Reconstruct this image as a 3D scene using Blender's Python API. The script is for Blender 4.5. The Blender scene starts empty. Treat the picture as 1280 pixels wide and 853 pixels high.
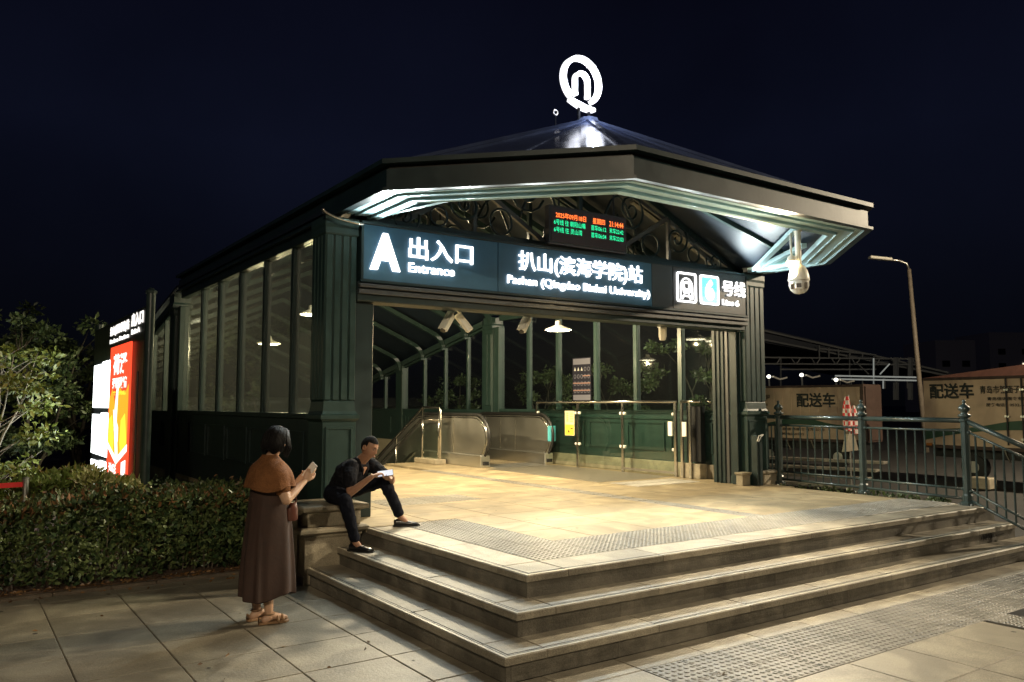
import bpy, bmesh, math, random
import numpy as np
from mathutils import Vector, Matrix
random.seed(7); rng = np.random.default_rng(7)
sc = bpy.context.scene
COL = sc.collection
PI = math.pi

# ------------------------------------------------------------------ camera
cam_d = bpy.data.cameras.new('camera'); cam = bpy.data.objects.new('camera', cam_d); COL.objects.link(cam)
yw, pt, ro = math.radians(34.792), math.radians(4.472), math.radians(0.023)
FW = Vector((math.sin(yw)*math.cos(pt), math.cos(yw)*math.cos(pt), math.sin(pt)))
RT = Vector((math.cos(yw), -math.sin(yw), 0)); UPV = RT.cross(FW)
CAMLOC = Vector((-3.568, -4.946, 1.776))
M = Matrix((RT, UPV, -FW)).transposed().to_4x4(); M.translation = CAMLOC
cam.matrix_world = M
cam_d.sensor_width = 36; cam_d.lens = 1009.4/1280*36; cam_d.clip_start = 0.05; cam_d.clip_end = 2000
sc.camera = cam

# ------------------------------------------------------------------ night sky
w = bpy.data.worlds.new('World'); sc.world = w; w.use_nodes = True
nt = w.node_tree; nt.nodes.clear()
wo = nt.nodes.new('ShaderNodeOutputWorld'); bg = nt.nodes.new('ShaderNodeBackground')
tc = nt.nodes.new('ShaderNodeTexCoord'); sx = nt.nodes.new('ShaderNodeSeparateXYZ'); cr = nt.nodes.new('ShaderNodeValToRGB')
nt.links.new(tc.outputs['Generated'], sx.inputs[0]); nt.links.new(sx.outputs['Z'], cr.inputs[0])
cr.color_ramp.elements[0].position = 0.0; cr.color_ramp.elements[0].color = (.0010, .0012, .0018, 1)
cr.color_ramp.elements[1].position = 0.55; cr.color_ramp.elements[1].color = (.0020, .0022, .0062, 1)
e = cr.color_ramp.elements.new(.12); e.color = (.0022, .0027, .0056, 1)
e = cr.color_ramp.elements.new(.30); e.color = (.0034, .0044, .0115, 1)
nz = nt.nodes.new('ShaderNodeTexNoise'); nz.inputs['Scale'].default_value = 2.2; nz.inputs['Detail'].default_value = 5; nt.links.new(tc.outputs['Generated'], nz.inputs[0])
nr = nt.nodes.new('ShaderNodeMapRange'); nr.inputs[1].default_value = .3; nr.inputs[2].default_value = .7; nr.inputs[3].default_value = .60; nr.inputs[4].default_value = 1.15; nt.links.new(nz.outputs[0], nr.inputs[0])
nm = nt.nodes.new('ShaderNodeVectorMath'); nm.operation = 'SCALE'; nt.links.new(cr.outputs[0], nm.inputs[0]); nt.links.new(nr.outputs[0], nm.inputs['Scale'])
nt.links.new(nm.outputs[0], bg.inputs[0]); bg.inputs[1].default_value = 1.0
nt.links.new(bg.outputs[0], wo.inputs[0])
sc.view_settings.view_transform = 'Standard'; sc.view_settings.look = 'None'
sc.view_settings.exposure = 0.22; sc.view_settings.gamma = 1
sc.cycles.use_denoising = True
sc.cycles.max_bounces = 8; sc.cycles.transparent_max_bounces = 24
sc.cycles.sample_clamp_indirect = 3.0
sc.cycles.use_light_tree = True

# ------------------------------------------------------------------ materials
def lin(c):
    return tuple(((x/12.92) if x <= .04045 else ((x+.055)/1.055)**2.4) for x in c)
def mat(name, col, rough=.6, metal=0, noise=0, nscale=8, bump=0, bscale=60, rnd=0, col2=None, spec=.5, coat=0, stretch=None, trans=0, stain=0, speck=0):
    m = bpy.data.materials.new(name); m.use_nodes = True
    t = m.node_tree; b = t.nodes['Principled BSDF']; L = t.links
    b.inputs['Base Color'].default_value = (*col, 1); b.inputs['Roughness'].default_value = rough
    b.inputs['Metallic'].default_value = metal; b.inputs['Specular IOR Level'].default_value = spec
    if coat: b.inputs['Coat Weight'].default_value = coat; b.inputs['Coat Roughness'].default_value = .08
    co = t.nodes.new('ShaderNodeTexCoord'); mp = t.nodes.new('ShaderNodeMapping'); L.new(co.outputs['Object'], mp.inputs[0])
    oi = t.nodes.new('ShaderNodeObjectInfo')
    if stretch: mp.inputs['Scale'].default_value = stretch
    else:
        # shift the pattern per object so alike pieces differ
        cb = t.nodes.new('ShaderNodeCombineXYZ'); mu = t.nodes.new('ShaderNodeMath'); mu.operation = 'MULTIPLY'; mu.inputs[1].default_value = 57
        L.new(oi.outputs['Random'], mu.inputs[0])
        for i in range(3): L.new(mu.outputs[0], cb.inputs[i])
        L.new(cb.outputs[0], mp.inputs['Location'])
    out = None
    if noise or col2:
        n = t.nodes.new('ShaderNodeTexNoise'); n.inputs['Scale'].default_value = nscale; n.inputs['Detail'].default_value = 6
        n.inputs['Roughness'].default_value = .65
        L.new(mp.outputs[0], n.inputs[0])
        r = t.nodes.new('ShaderNodeValToRGB'); r.color_ramp.elements[0].position = .3; r.color_ramp.elements[1].position = .7
        c2 = col2 or tuple(x*(1+noise) for x in col); c1 = col if col2 else tuple(x*(1-noise) for x in col)
        r.color_ramp.elements[0].color = (*c1, 1); r.color_ramp.elements[1].color = (*c2, 1)
        L.new(n.outputs[0], r.inputs[0]); out = r.outputs[0]
        mr = t.nodes.new('ShaderNodeMapRange'); mr.inputs[3].default_value = max(0, rough-.12); mr.inputs[4].default_value = min(1, rough+.12)
        L.new(n.outputs[0], mr.inputs[0]); L.new(mr.outputs[0], b.inputs['Roughness'])
    if speck:
        n4 = t.nodes.new('ShaderNodeTexNoise'); n4.inputs['Scale'].default_value = 170; n4.inputs['Detail'].default_value = 3
        L.new(mp.outputs[0], n4.inputs[0])
        r4 = t.nodes.new('ShaderNodeValToRGB'); r4.color_ramp.elements[0].position = .36; r4.color_ramp.elements[1].position = .64
        r4.color_ramp.elements[0].color = (1-speck,)*3+(1,); r4.color_ramp.elements[1].color = (1+speck*.6,)*3+(1,)
        L.new(n4.outputs[0], r4.inputs[0])
        mx = t.nodes.new('ShaderNodeMix'); mx.data_type = 'RGBA'; mx.blend_type = 'MULTIPLY'; mx.inputs[0].default_value = 1
        if out: L.new(out, mx.inputs[6])
        else: mx.inputs[6].default_value = (*col, 1)
        L.new(r4.outputs[0], mx.inputs[7]); out = mx.outputs[2]
    if stain:
        n3 = t.nodes.new('ShaderNodeTexNoise'); n3.inputs['Scale'].default_value = 2.2; n3.inputs['Detail'].default_value = 8; n3.inputs['Distortion'].default_value = .8
        g = t.nodes.new('ShaderNodeNewGeometry'); L.new(g.outputs['Position'], n3.inputs[0])
        r3 = t.nodes.new('ShaderNodeValToRGB'); r3.color_ramp.elements[0].position = .42; r3.color_ramp.elements[1].position = .62
        r3.color_ramp.elements[0].color = (1-stain,)*3+(1,); r3.color_ramp.elements[1].color = (1, 1, 1, 1)
        L.new(n3.outputs[0], r3.inputs[0])
        mx = t.nodes.new('ShaderNodeMix'); mx.data_type = 'RGBA'; mx.blend_type = 'MULTIPLY'; mx.inputs[0].default_value = 1
        if out: L.new(out, mx.inputs[6])
        else: mx.inputs[6].default_value = (*col, 1)
        L.new(r3.outputs[0], mx.inputs[7]); out = mx.outputs[2]
    if rnd:
        hs = t.nodes.new('ShaderNodeHueSaturation'); mr = t.nodes.new('ShaderNodeMapRange')
        mr.inputs[3].default_value = 1-rnd; mr.inputs[4].default_value = 1+rnd
        L.new(oi.outputs['Random'], mr.inputs[0]); L.new(mr.outputs[0], hs.inputs['Value'])
        if out: L.new(out, hs.inputs['Color'])
        else: hs.inputs['Color'].default_value = (*col, 1)
        out = hs.outputs[0]
    if out: L.new(out, b.inputs['Base Color'])
    if bump:
        n2 = t.nodes.new('ShaderNodeTexNoise'); n2.inputs['Scale'].default_value = bscale; n2.inputs['Detail'].default_value = 5
        L.new(mp.outputs[0], n2.inputs[0]); bp = t.nodes.new('ShaderNodeBump'); bp.inputs['Strength'].default_value = bump; bp.inputs['Distance'].default_value = .01
        L.new(n2.outputs[0], bp.inputs['Height']); L.new(bp.outputs[0], b.inputs['Normal'])
    if trans:
        b.inputs['Subsurface Weight'].default_value = trans; b.inputs['Subsurface Radius'].default_value = (.02, .01, .006)
    return m
def emis(name, col, s, base=(.5, .5, .5)):
    m = bpy.data.materials.new(name); m.use_nodes = True; b = m.node_tree.nodes['Principled BSDF']
    b.inputs['Base Color'].default_value = (*base, 1); b.inputs['Emission Color'].default_value = (*col, 1); b.inputs['Emission Strength'].default_value = s
    return m
def glass(name, tint=(.82, .9, .87), milky=0.0, rough=.02, refl=1.0):
    m = bpy.data.materials.new(name); m.use_nodes = True; t = m.node_tree; t.nodes.clear(); L = t.links
    o = t.nodes.new('ShaderNodeOutputMaterial'); tr = t.nodes.new('ShaderNodeBsdfTransparent'); gl = t.nodes.new('ShaderNodeBsdfGlossy')
    tr.inputs[0].default_value = (*tint, 1); gl.inputs['Roughness'].default_value = rough
    fr = t.nodes.new('ShaderNodeFresnel'); gm = t.nodes.new('ShaderNodeNewGeometry'); mi = t.nodes.new('ShaderNodeMapRange')
    mi.inputs[3].default_value = 1.5; mi.inputs[4].default_value = 1/1.5; L.new(gm.outputs['Backfacing'], mi.inputs[0]); L.new(mi.outputs[0], fr.inputs[0])
    mu = t.nodes.new('ShaderNodeMath'); mu.operation = 'MULTIPLY'; mu.inputs[1].default_value = refl; L.new(fr.outputs[0], mu.inputs[0])
    mx = t.nodes.new('ShaderNodeMixShader'); L.new(mu.outputs[0], mx.inputs[0]); L.new(tr.outputs[0], mx.inputs[1]); L.new(gl.outputs[0], mx.inputs[2])
    last = mx.outputs[0]
    if milky:
        df = t.nodes.new('ShaderNodeBsdfDiffuse'); df.inputs[0].default_value = (.55, .58, .55, 1)
        tl = t.nodes.new('ShaderNodeBsdfTranslucent'); tl.inputs[0].default_value = (.55, .58, .55, 1)
        ad = t.nodes.new('ShaderNodeMixShader'); L.new(df.outputs[0], ad.inputs[1]); L.new(tl.outputs[0], ad.inputs[2])
        n = t.nodes.new('ShaderNodeTexNoise'); n.inputs['Scale'].default_value = 3; n.inputs['Detail'].default_value = 6
        mr = t.nodes.new('ShaderNodeMapRange'); mr.inputs[3].default_value = milky*.5; mr.inputs[4].default_value = milky*1.5; L.new(n.outputs[0], mr.inputs[0])
        m2 = t.nodes.new('ShaderNodeMixShader'); L.new(mr.outputs[0], m2.inputs[0]); L.new(last, m2.inputs[1]); L.new(ad.outputs[0], m2.inputs[2]); last = m2.outputs[0]
    L.new(last, o.inputs[0]); return m

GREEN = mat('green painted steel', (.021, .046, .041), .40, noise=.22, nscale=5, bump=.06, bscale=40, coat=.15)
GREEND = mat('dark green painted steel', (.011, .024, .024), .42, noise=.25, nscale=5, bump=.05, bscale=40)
FASC = mat('dark fascia metal', (.010, .026, .030), .42, noise=.22, nscale=3, bump=.05, bscale=25, coat=.1, stain=.25)
SOFF = mat('soffit metal', (.40, .58, .62), .36, metal=.35, noise=.10, nscale=2.5, bump=.04, bscale=9)
ROOFT = mat('glossy roof sheet', (.15, .19, .32), .13, metal=.6, noise=.12, nscale=3)
ROOFIN = mat('dark ceiling sheet', (.010, .018, .030), .5, noise=.25, nscale=4)
STRIPM = mat('pale ceiling strip', (.13, .125, .10), .55, noise=.15, nscale=5)
STEEL = mat('brushed stainless steel', (.74, .73, .69), .36, metal=1, noise=.03, nscale=1.5)
TRIM = mat('grey metal trim', (.11, .11, .11), .38, metal=.6, noise=.08)
STEELP = mat('polished rail steel', (.62, .60, .55), .18, metal=1)
SIGNF = mat('blue grey sign face', (.050, .135, .225), .45, noise=.12, nscale=3, bump=.03, bscale=10)
SIGND = mat('brown grey sign face', (.060, .062, .066), .45, noise=.1, nscale=3)
BLACK = mat('black rubber', (.012, .012, .012), .45, noise=.2)
BLACKP = mat('black plastic', (.015, .016, .018), .3)
FLOOR = mat('beige granite floor', (.33, .265, .16), .58, noise=.22, nscale=3.4, bump=.16, bscale=60, rnd=.11, stain=.30, speck=.16)
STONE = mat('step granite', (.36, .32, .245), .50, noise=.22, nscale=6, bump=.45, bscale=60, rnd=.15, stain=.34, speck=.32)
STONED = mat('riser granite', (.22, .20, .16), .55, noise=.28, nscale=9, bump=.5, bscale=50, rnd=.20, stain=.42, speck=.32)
PLIN = mat('carved beige stone', (.36, .31, .22), .6, noise=.18, nscale=7, bump=.3, bscale=70, stain=.3, speck=.32)
PAVE = mat('pavement slab', (.30, .265, .20), .5, noise=.16, nscale=3.5, bump=.30, bscale=45, rnd=.09, stain=.32, speck=.32)
TACT = mat('grey tactile tile', (.20, .185, .155), .5, noise=.2, nscale=8, bump=.12, bscale=90, rnd=.10, stain=.3, speck=.32)
TACTP = mat('pale platform tactile tile', (.25, .235, .20), .45, noise=.2, nscale=8, bump=.1, bscale=90, rnd=.06, stain=.2)
NOSE = mat('pale nosing highlight', (.50, .45, .34), .42, noise=.2, nscale=9, bump=.2, bscale=80, stain=.25)  # bright edge highlight of the steps, put into the colour
GRIP = mat('dark grip strip', (.03, .027, .022), .6)
ASPH = mat('asphalt', (.045, .043, .040), .75, noise=.25, nscale=4, bump=.3, bscale=120)
SOIL = mat('soil', (.085, .050, .030), .9, noise=.4, nscale=14, bump=.8, bscale=40)
KERB = mat('kerb stone', (.13, .10, .07), .6, noise=.25, nscale=8, bump=.3, bscale=60, rnd=.1, speck=.32)
WHITEP = mat('white plastic', (.75, .73, .68), .35)
CREAM = mat('cream painted metal', (.92, .88, .76), .4)
GLASS = glass('clear glass', (.84, .90, .90), milky=.006, refl=1.1)
GLASSL = glass('dusty glass', (.80, .85, .84), milky=.022, refl=1.2)
GLASSB = glass('barrier glass', (.88, .93, .90), refl=1.3)
LETTER = emis('sign letters', (1.0, .99, .96), 2.6)
LOGOE = emis('logo light', (.95, .96, 1.0), 1.25)
IRON = mat('iron railing paint', (.028, .045, .043), .36, noise=.2, coat=.2)

# ------------------------------------------------------------------ helpers
def wloc(o):
    v = Vector((0, 0, 0))
    while o is not None: v += Vector(o.location); o = o.parent
    return v
class MB:
    """collects shapes in world coordinates, builds ONE mesh object"""
    def __init__(s): s.v = []; s.f = []; s.mi = []; s.cur = 0
    def add(s, vs, fs):
        n = len(s.v); s.v += [tuple(v) for v in vs]; s.f += [tuple(i+n for i in f) for f in fs]; s.mi += [s.cur]*len(fs); return s
    def box(s, x0, x1, y0, y1, z0, z1):
        return s.add([(x0,y0,z0),(x1,y0,z0),(x1,y1,z0),(x0,y1,z0),(x0,y0,z1),(x1,y0,z1),(x1,y1,z1),(x0,y1,z1)],
              [(0,3,2,1),(4,5,6,7),(0,1,5,4),(1,2,6,5),(2,3,7,6),(3,0,4,7)])
    def beam(s, p0, p1, w_, h, up=(0, 0, 1)):
        p0, p1 = Vector(p0), Vector(p1); d = (p1-p0).normalized(); u = Vector(up); r = d.cross(u)
        if r.length < 1e-4: r = d.cross(Vector((1, 0, 0)))
        r.normalize(); u = r.cross(d).normalized(); r *= w_/2; u *= h/2
        vs = [p0-r-u, p0+r-u, p0+r+u, p0-r+u, p1-r-u, p1+r-u, p1+r+u, p1-r+u]
        return s.add(vs, [(0,1,2,3),(4,7,6,5),(0,4,5,1),(1,5,6,2),(2,6,7,3),(3,7,4,0)])
    def tube(s, pts, r, n=8, close=False, caps=True):
        pts = [Vector(p) for p in pts]; m = len(pts); rs = r if isinstance(r, (list, tuple)) else [r]*m
        vs = []; prev = None
        for i, p in enumerate(pts):
            if close: d = pts[(i+1) % m]-pts[i-1]
            else: d = pts[min(i+1, m-1)]-pts[max(i-1, 0)]
            d = d.normalized() if d.length > 1e-9 else Vector((0, 0, 1))
            if prev is None:
                a = d.orthogonal().normalized()
            else:
                a = prev-d*prev.dot(d); a = a.normalized() if a.length > 1e-6 else d.orthogonal().normalized()
            prev = a; b = d.cross(a)
            for k in range(n):
                t = 2*PI*k/n; vs.append(p+(a*math.cos(t)+b*math.sin(t))*rs[i])
        fs = []
        for i in range(m if close else m-1):
            j = (i+1) % m
            for k in range(n): fs.append((i*n+k, i*n+(k+1) % n, j*n+(k+1) % n, j*n+k))
        if not close and caps: fs.append(tuple(range(n))[::-1]); fs.append(tuple((m-1)*n+k for k in range(n)))
        return s.add(vs, fs)
    def cyl(s, p0, p1, r, r1=None, n=12): return s.tube([p0, p1], [r, r if r1 is None else r1], n)
    def lathe(s, c, prof, n=12):
        c = Vector(c); vs = []
        for (r, z) in prof:
            for k in range(n):
                t = 2*PI*(k+.5)/n; vs.append(c+Vector((r*math.cos(t), r*math.sin(t), z)))
        fs = []
        for i in range(len(prof)-1):
            for k in range(n): fs.append((i*n+k, i*n+(k+1) % n, (i+1)*n+(k+1) % n, (i+1)*n+k))
        fs.append(tuple(range(n))[::-1]); fs.append(tuple((len(prof)-1)*n+k for k in range(n)))
        return s.add(vs, fs)
    def prism(s, poly, axis, a, b):
        """poly of 2-D points extruded along axis from a to b; the 2-D coords are the other two axes in order"""
        def P(u, v, t): return {'x': (t, u, v), 'y': (u, t, v), 'z': (u, v, t)}[axis]
        n = len(poly); vs = [P(u, v, a) for u, v in poly]+[P(u, v, b) for u, v in poly]
        fs = [tuple(range(n)), tuple(range(2*n-1, n-1, -1))]+[(i, i+n, (i+1) % n+n, (i+1) % n) for i in range(n)]
        return s.add(vs, fs)
    def quad(s, *p): return s.add(p, [tuple(range(len(p)))])
    def mesh(s, name, mats, off=(0, 0, 0), smooth=False, fix=True):
        me = bpy.data.meshes.new(name); o = Vector(off)
        me.from_pydata([tuple(Vector(v)-o) for v in s.v], [], s.f)
        for m in (mats if isinstance(mats, (list, tuple)) else [mats]): me.materials.append(m)
        if s.mi and max(s.mi): me.polygons.foreach_set('material_index', s.mi)
        if fix:
            bm = bmesh.new(); bm.from_mesh(me); bmesh.ops.recalc_face_normals(bm, faces=bm.faces[:]); bm.to_mesh(me); bm.free()
        if smooth: me.polygons.foreach_set('use_smooth', [True]*len(me.polygons))
        me.update(); return me
    def build(s, name, mats, parent=None, smooth=False, bevel=0, loc=None, label=None, fix=True, angle=None):
        off = wloc(parent)+Vector(loc or (0, 0, 0))
        o = bpy.data.objects.new(name, s.mesh(name, mats, off, smooth, fix)); COL.objects.link(o)
        o.location = loc or (0, 0, 0)
        if parent: o.parent = parent
        if bevel:
            md = o.modifiers.new('bevel', 'BEVEL'); md.width = bevel; md.segments = 1; md.limit_method = 'ANGLE'
        if smooth and angle is not None:
            o.data.shade_smooth() if hasattr(o.data, 'shade_smooth') else None
            try: o.data.set_sharp_from_angle(angle=math.radians(angle))
            except Exception: pass
        if label: o['label'] = label
        return o
def tag(o, label=None, cat=None, group=None, kind=None):
    if label: o['label'] = label
    if cat: o['category'] = cat
    if group: o['group'] = group
    if kind: o['kind'] = kind
    return o
def thing(name, loc, label, cat, group=None):
    o = bpy.data.objects.new(name, None); COL.objects.link(o); o.location = loc; o.empty_display_size = .1
    return tag(o, label, cat, group)
def inst(name, me, loc, parent=None, rz=0, scale=None):
    o = bpy.data.objects.new(name, me); COL.objects.link(o)
    o.location = Vector(loc)-wloc(parent); o.rotation_euler = (0, 0, rz)
    if scale: o.scale = scale
    if parent: o.parent = parent
    return o
def copy_tree(o, parent=None):
    c = o.copy(); COL.objects.link(c); c.parent = parent
    for ch in list(o.children): copy_tree(ch, c)
    return c
def text_mesh(s, bold=0.0, ext=0.0):
    cu = bpy.data.curves.new('lettering', 'FONT'); cu.body = s; cu.size = 1; cu.offset = bold; cu.extrude = ext; cu.resolution_u = 3
    o = bpy.data.objects.new('lettering', cu); COL.objects.link(o); bpy.context.view_layer.update()
    dg = bpy.context.evaluated_depsgraph_get(); me = bpy.data.meshes.new_from_object(o.evaluated_get(dg))
    bpy.data.objects.remove(o); return me
def text(s, o, ux, u0, u1, v0, v1, nrm, m, parent, bold=.02, thick=.0, label=None, name='lettering', merge=None):
    """fit a line of text in the rectangle u0..u1 (along ux from point o) by v0..v1 (height), facing nrm"""
    me = text_mesh(s, bold, .5 if thick else 0)
    n = len(me.vertices); a = np.empty(n*3, dtype=np.float32); me.vertices.foreach_get('co', a); a = a.reshape(-1, 3)
    lo, hi = a.min(0), a.max(0); o, ux, nrm = Vector(o), Vector(ux), Vector(nrm)
    su = (u1-u0)/(hi[0]-lo[0]); sv = (v1-v0)/(hi[1]-lo[1])
    U = u0+(a[:, 0]-lo[0])*su; V = v0+(a[:, 1]-lo[1])*sv; W = (a[:, 2]+(.5 if thick else 0))*thick
    P = np.array(o)[None]+U[:, None]*np.array(ux)+V[:, None]*np.array((0, 0, 1.))+W[:, None]*np.array(nrm)
    P -= np.array(wloc(parent))[None]
    me.vertices.foreach_set('co', P.astype(np.float32).ravel()); me.update(); me.materials.clear(); me.materials.append(m)
    ob = bpy.data.objects.new(name, me); COL.objects.link(ob); ob.parent = parent
    if label: ob['label'] = label
    return ob
def chamfer_box(sx_, sy_, h, c=.004):
    """slab centred on x,y with its top at z=0 and a chamfered top edge"""
    a, b = sx_/2, sy_/2; mb = MB()
    vs = [(-a,-b,-h),(a,-b,-h),(a,b,-h),(-a,b,-h),(-a,-b,-c),(a,-b,-c),(a,b,-c),(-a,b,-c),(-a+c,-b+c,0),(a-c,-b+c,0),(a-c,b-c,0),(-a+c,b-c,0)]
    fs = [(0,1,5,4),(1,2,6,5),(2,3,7,6),(3,0,4,7),(4,5,9,8),(5,6,10,9),(6,7,11,10),(7,4,8,11),(8,9,10,11)]
    return mb.add(vs, fs)
_cache = {}
def slab(name, x0, x1, y0, y1, z, h, m, parent, gap=.006, dz=.0015, c=.005):
    k = (round(x1-x0, 3), round(y1-y0, 3), h, m.name, c)
    if k not in _cache: _cache[k] = chamfer_box(x1-x0-gap, y1-y0-gap, h, c).mesh(name, m)
    o = inst(name, _cache[k], ((x0+x1)/2, (y0+y1)/2, z+random.uniform(-dz, dz*.2)), parent)
    if c > .003: o.rotation_euler = (random.uniform(-.0022, .0022), random.uniform(-.0022, .0022), random.uniform(-.0015, .0015))
    return o
def spot(name, loc, d, col, watts, ang, parent, r=.03, blend=.3):
    l = bpy.data.lights.new(name, 'SPOT'); l.color = col; l.energy = watts; l.spot_size = math.radians(ang); l.spot_blend = blend; l.shadow_soft_size = r
    o = bpy.data.objects.new(name, l); COL.objects.link(o); o.location = Vector(loc)-wloc(parent); o.parent = parent
    o.rotation_euler = Vector(d).to_track_quat('-Z', 'Y').to_euler(); return o
def point(name, loc, col, watts, r=.05, parent=None):
    l = bpy.data.lights.new(name, 'POINT'); l.color = col; l.energy = watts; l.shadow_soft_size = r
    o = bpy.data.objects.new(name, l); COL.objects.link(o); o.location = Vector(loc)-wloc(parent)
    if parent: o.parent = parent
    return o
def structure(name, label=None): 
    o = bpy.data.objects.new(name, None); COL.objects.link(o); o['kind'] = 'structure'
    if label: o['label'] = label
    return o
def inview(x, y, z, m=.12):
    d = Vector((x, y, z))-CAMLOC; zz = d.dot(FW)
    if zz < .3: return False
    u = 640+1009.4*d.dot(RT)/zz; v = 426.5-1009.4*d.dot(UPV)/zz
    return -1280*m < u < 1280*(1+m) and -853*m < v < 853*(1+m)

# ================================================================== GROUND
g = MB(); g.box(-60, 700, -60, 700, -.4, -.06); g.build('ground', ASPH)['kind'] = 'structure'
g = MB(); g.box(7.9, 60, -12, 30, -.058, -.03); g.build('road', ASPH)['kind'] = 'structure'
pv = structure('pavement')
g = MB(); g.box(-9, 12, -9, 3.78, -.055, -.045); g.build('bedding', mat('mortar bed', (.05, .045, .035), .9), pv)
S0 = .63; XG, YG = 1.59, 1.0
e2 = -.61
TY0, TY1 = -1.57, -.87                    # tactile band along the front
xs = [XG+S0*k for k in range(-11, 13)]; ys = [YG+S0*k for k in range(-7, 5)]
for x in xs:
    for y in ys:
        x1, y1 = x+S0, y+S0
        if not any(inview(a, b, 0) for a in (x, x1) for b in (y, y1)): continue
        if y1 > 3.76: y1 = 3.76
        if x1 <= e2+.01 or x < e2:                        # left of the steps
            if y < -.9 and x1 > .3: pass
            xe = min(x1, e2+.035) if y1 > e2 else x1
            if xe-x > .06 and not (y < TY1 and x >= .9): slab('paving_slab', x, xe, y, y1, 0, .045, PAVE, pv)
        else:
            if y >= -.93 and y < -.2:
                pass
            elif y < TY0-.3 or (y1 <= TY0+.02):
                if 3.5 < x+.3 < 4.25: continue
                slab('paving_slab', x, x1, y, min(y1, TY0), 0, .045, PAVE, pv)
# margin stones between the steps and the tactile band
x = -.93
while x < 9:
    if inview(x+.3, -.75, 0): slab('margin_stone', x, x+.63, TY1, e2+.03, 0, .045, STONE, pv)
    x += .63
# left end of the band: slabs
x = -.30
for xa in (-.93, -.30):
    slab('paving_slab', xa, xa+.63, TY1-.7, TY1, 0, .045, PAVE, pv)
    
def dome_tile(w_, n, m, zt=.0, bars=False):
    mb = chamfer_box(w_-.004, w_-.004, .045, .003)
    p = w_/n
    if bars:
        for i in range(n):
            cx = -w_/2+p*(i+.5); a, b, h = .012, .007, .005; L = w_/2-.02
            mb.add([(cx-a, -L, 0), (cx+a, -L, 0), (cx+a, L, 0), (cx-a, L, 0), (cx-b, -L+.006, h), (cx+b, -L+.006, h), (cx+b, L-.006, h), (cx-b, L-.006, h)],
                   [(0,1,5,4),(1,2,6,5),(2,3,7,6),(3,0,4,7),(4,5,6,7)])
    else:
        for i in range(n):
            for j in range(n):
                cx, cy = -w_/2+p*(i+.5), -w_/2+p*(j+.5); K = 6
                ra, rb, h = p*.36, p*.22, .0055
                vs = [(cx+ra*math.cos(2*PI*k/K), cy+ra*math.sin(2*PI*k/K), 0) for k in range(K)]+[(cx+rb*math.cos(2*PI*k/K), cy+rb*math.sin(2*PI*k/K), h) for k in range(K)]
                mb.add(vs, [(k, (k+1) % K, (k+1) % K+K, k+K) for k in range(K)]+[tuple(range(K, 2*K))])
    return mb.mesh('tactile_tile', m)
DT = dome_tile(.35, 6, TACT); DB = dome_tile(.35, 6, TACT, bars=True)
PD = dome_tile(.35, 7, TACTP); PB = dome_tile(.35, 6, TACTP, bars=True)
tp = structure('tactile_path')
for i in range(25):
    for j in range(2):
        x, y = .33+.175+.35*i, TY0+.175+.35*j
        if inview(x, y, 0): inst('tactile_tile', DT, (x, y, .001+random.uniform(-.001, 0)), tp, rz=(i % 4)*PI/2)
for i in range(2):
    for j in range(6):
        x, y = 3.54+.175+.35*i, TY0-.175-.35*j
        if inview(x, y, 0):
            if i == 1 and j == 0: continue
            inst('tactile_tile', DT, (x, y, .001), tp)
g = chamfer_box(.346, .346, .045); o = inst('drain_cover', g.mesh('drain_cover', BLACK), (4.065, TY0-.175, .001), tp)
# soil bed behind the kerb, kerb stones
g = MB(); g.box(-14, -.25, 3.862, 24, -.05, .035); 
g.build('planting_bed', SOIL)['kind'] = 'structure'
kb = structure('kerb')
x = -6.3
while x < -.75:
    if inview(x+.4, 3.8, 0): slab('kerb_stone', x, min(x+.9, -.72), 3.765, 3.86, .03, .08, KERB, kb, c=.012)
    x += .9

# ================================================================== PLATFORM AND STEPS
F = .51
pf = structure('platform')
g = MB()
g.box(.02, 7.0, .02, 3.45, .0, F-.05); g.box(-.1, 7.35, 3.45, 10.9, 0, F-.05)
g.build('core', STONED, pf)
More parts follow.
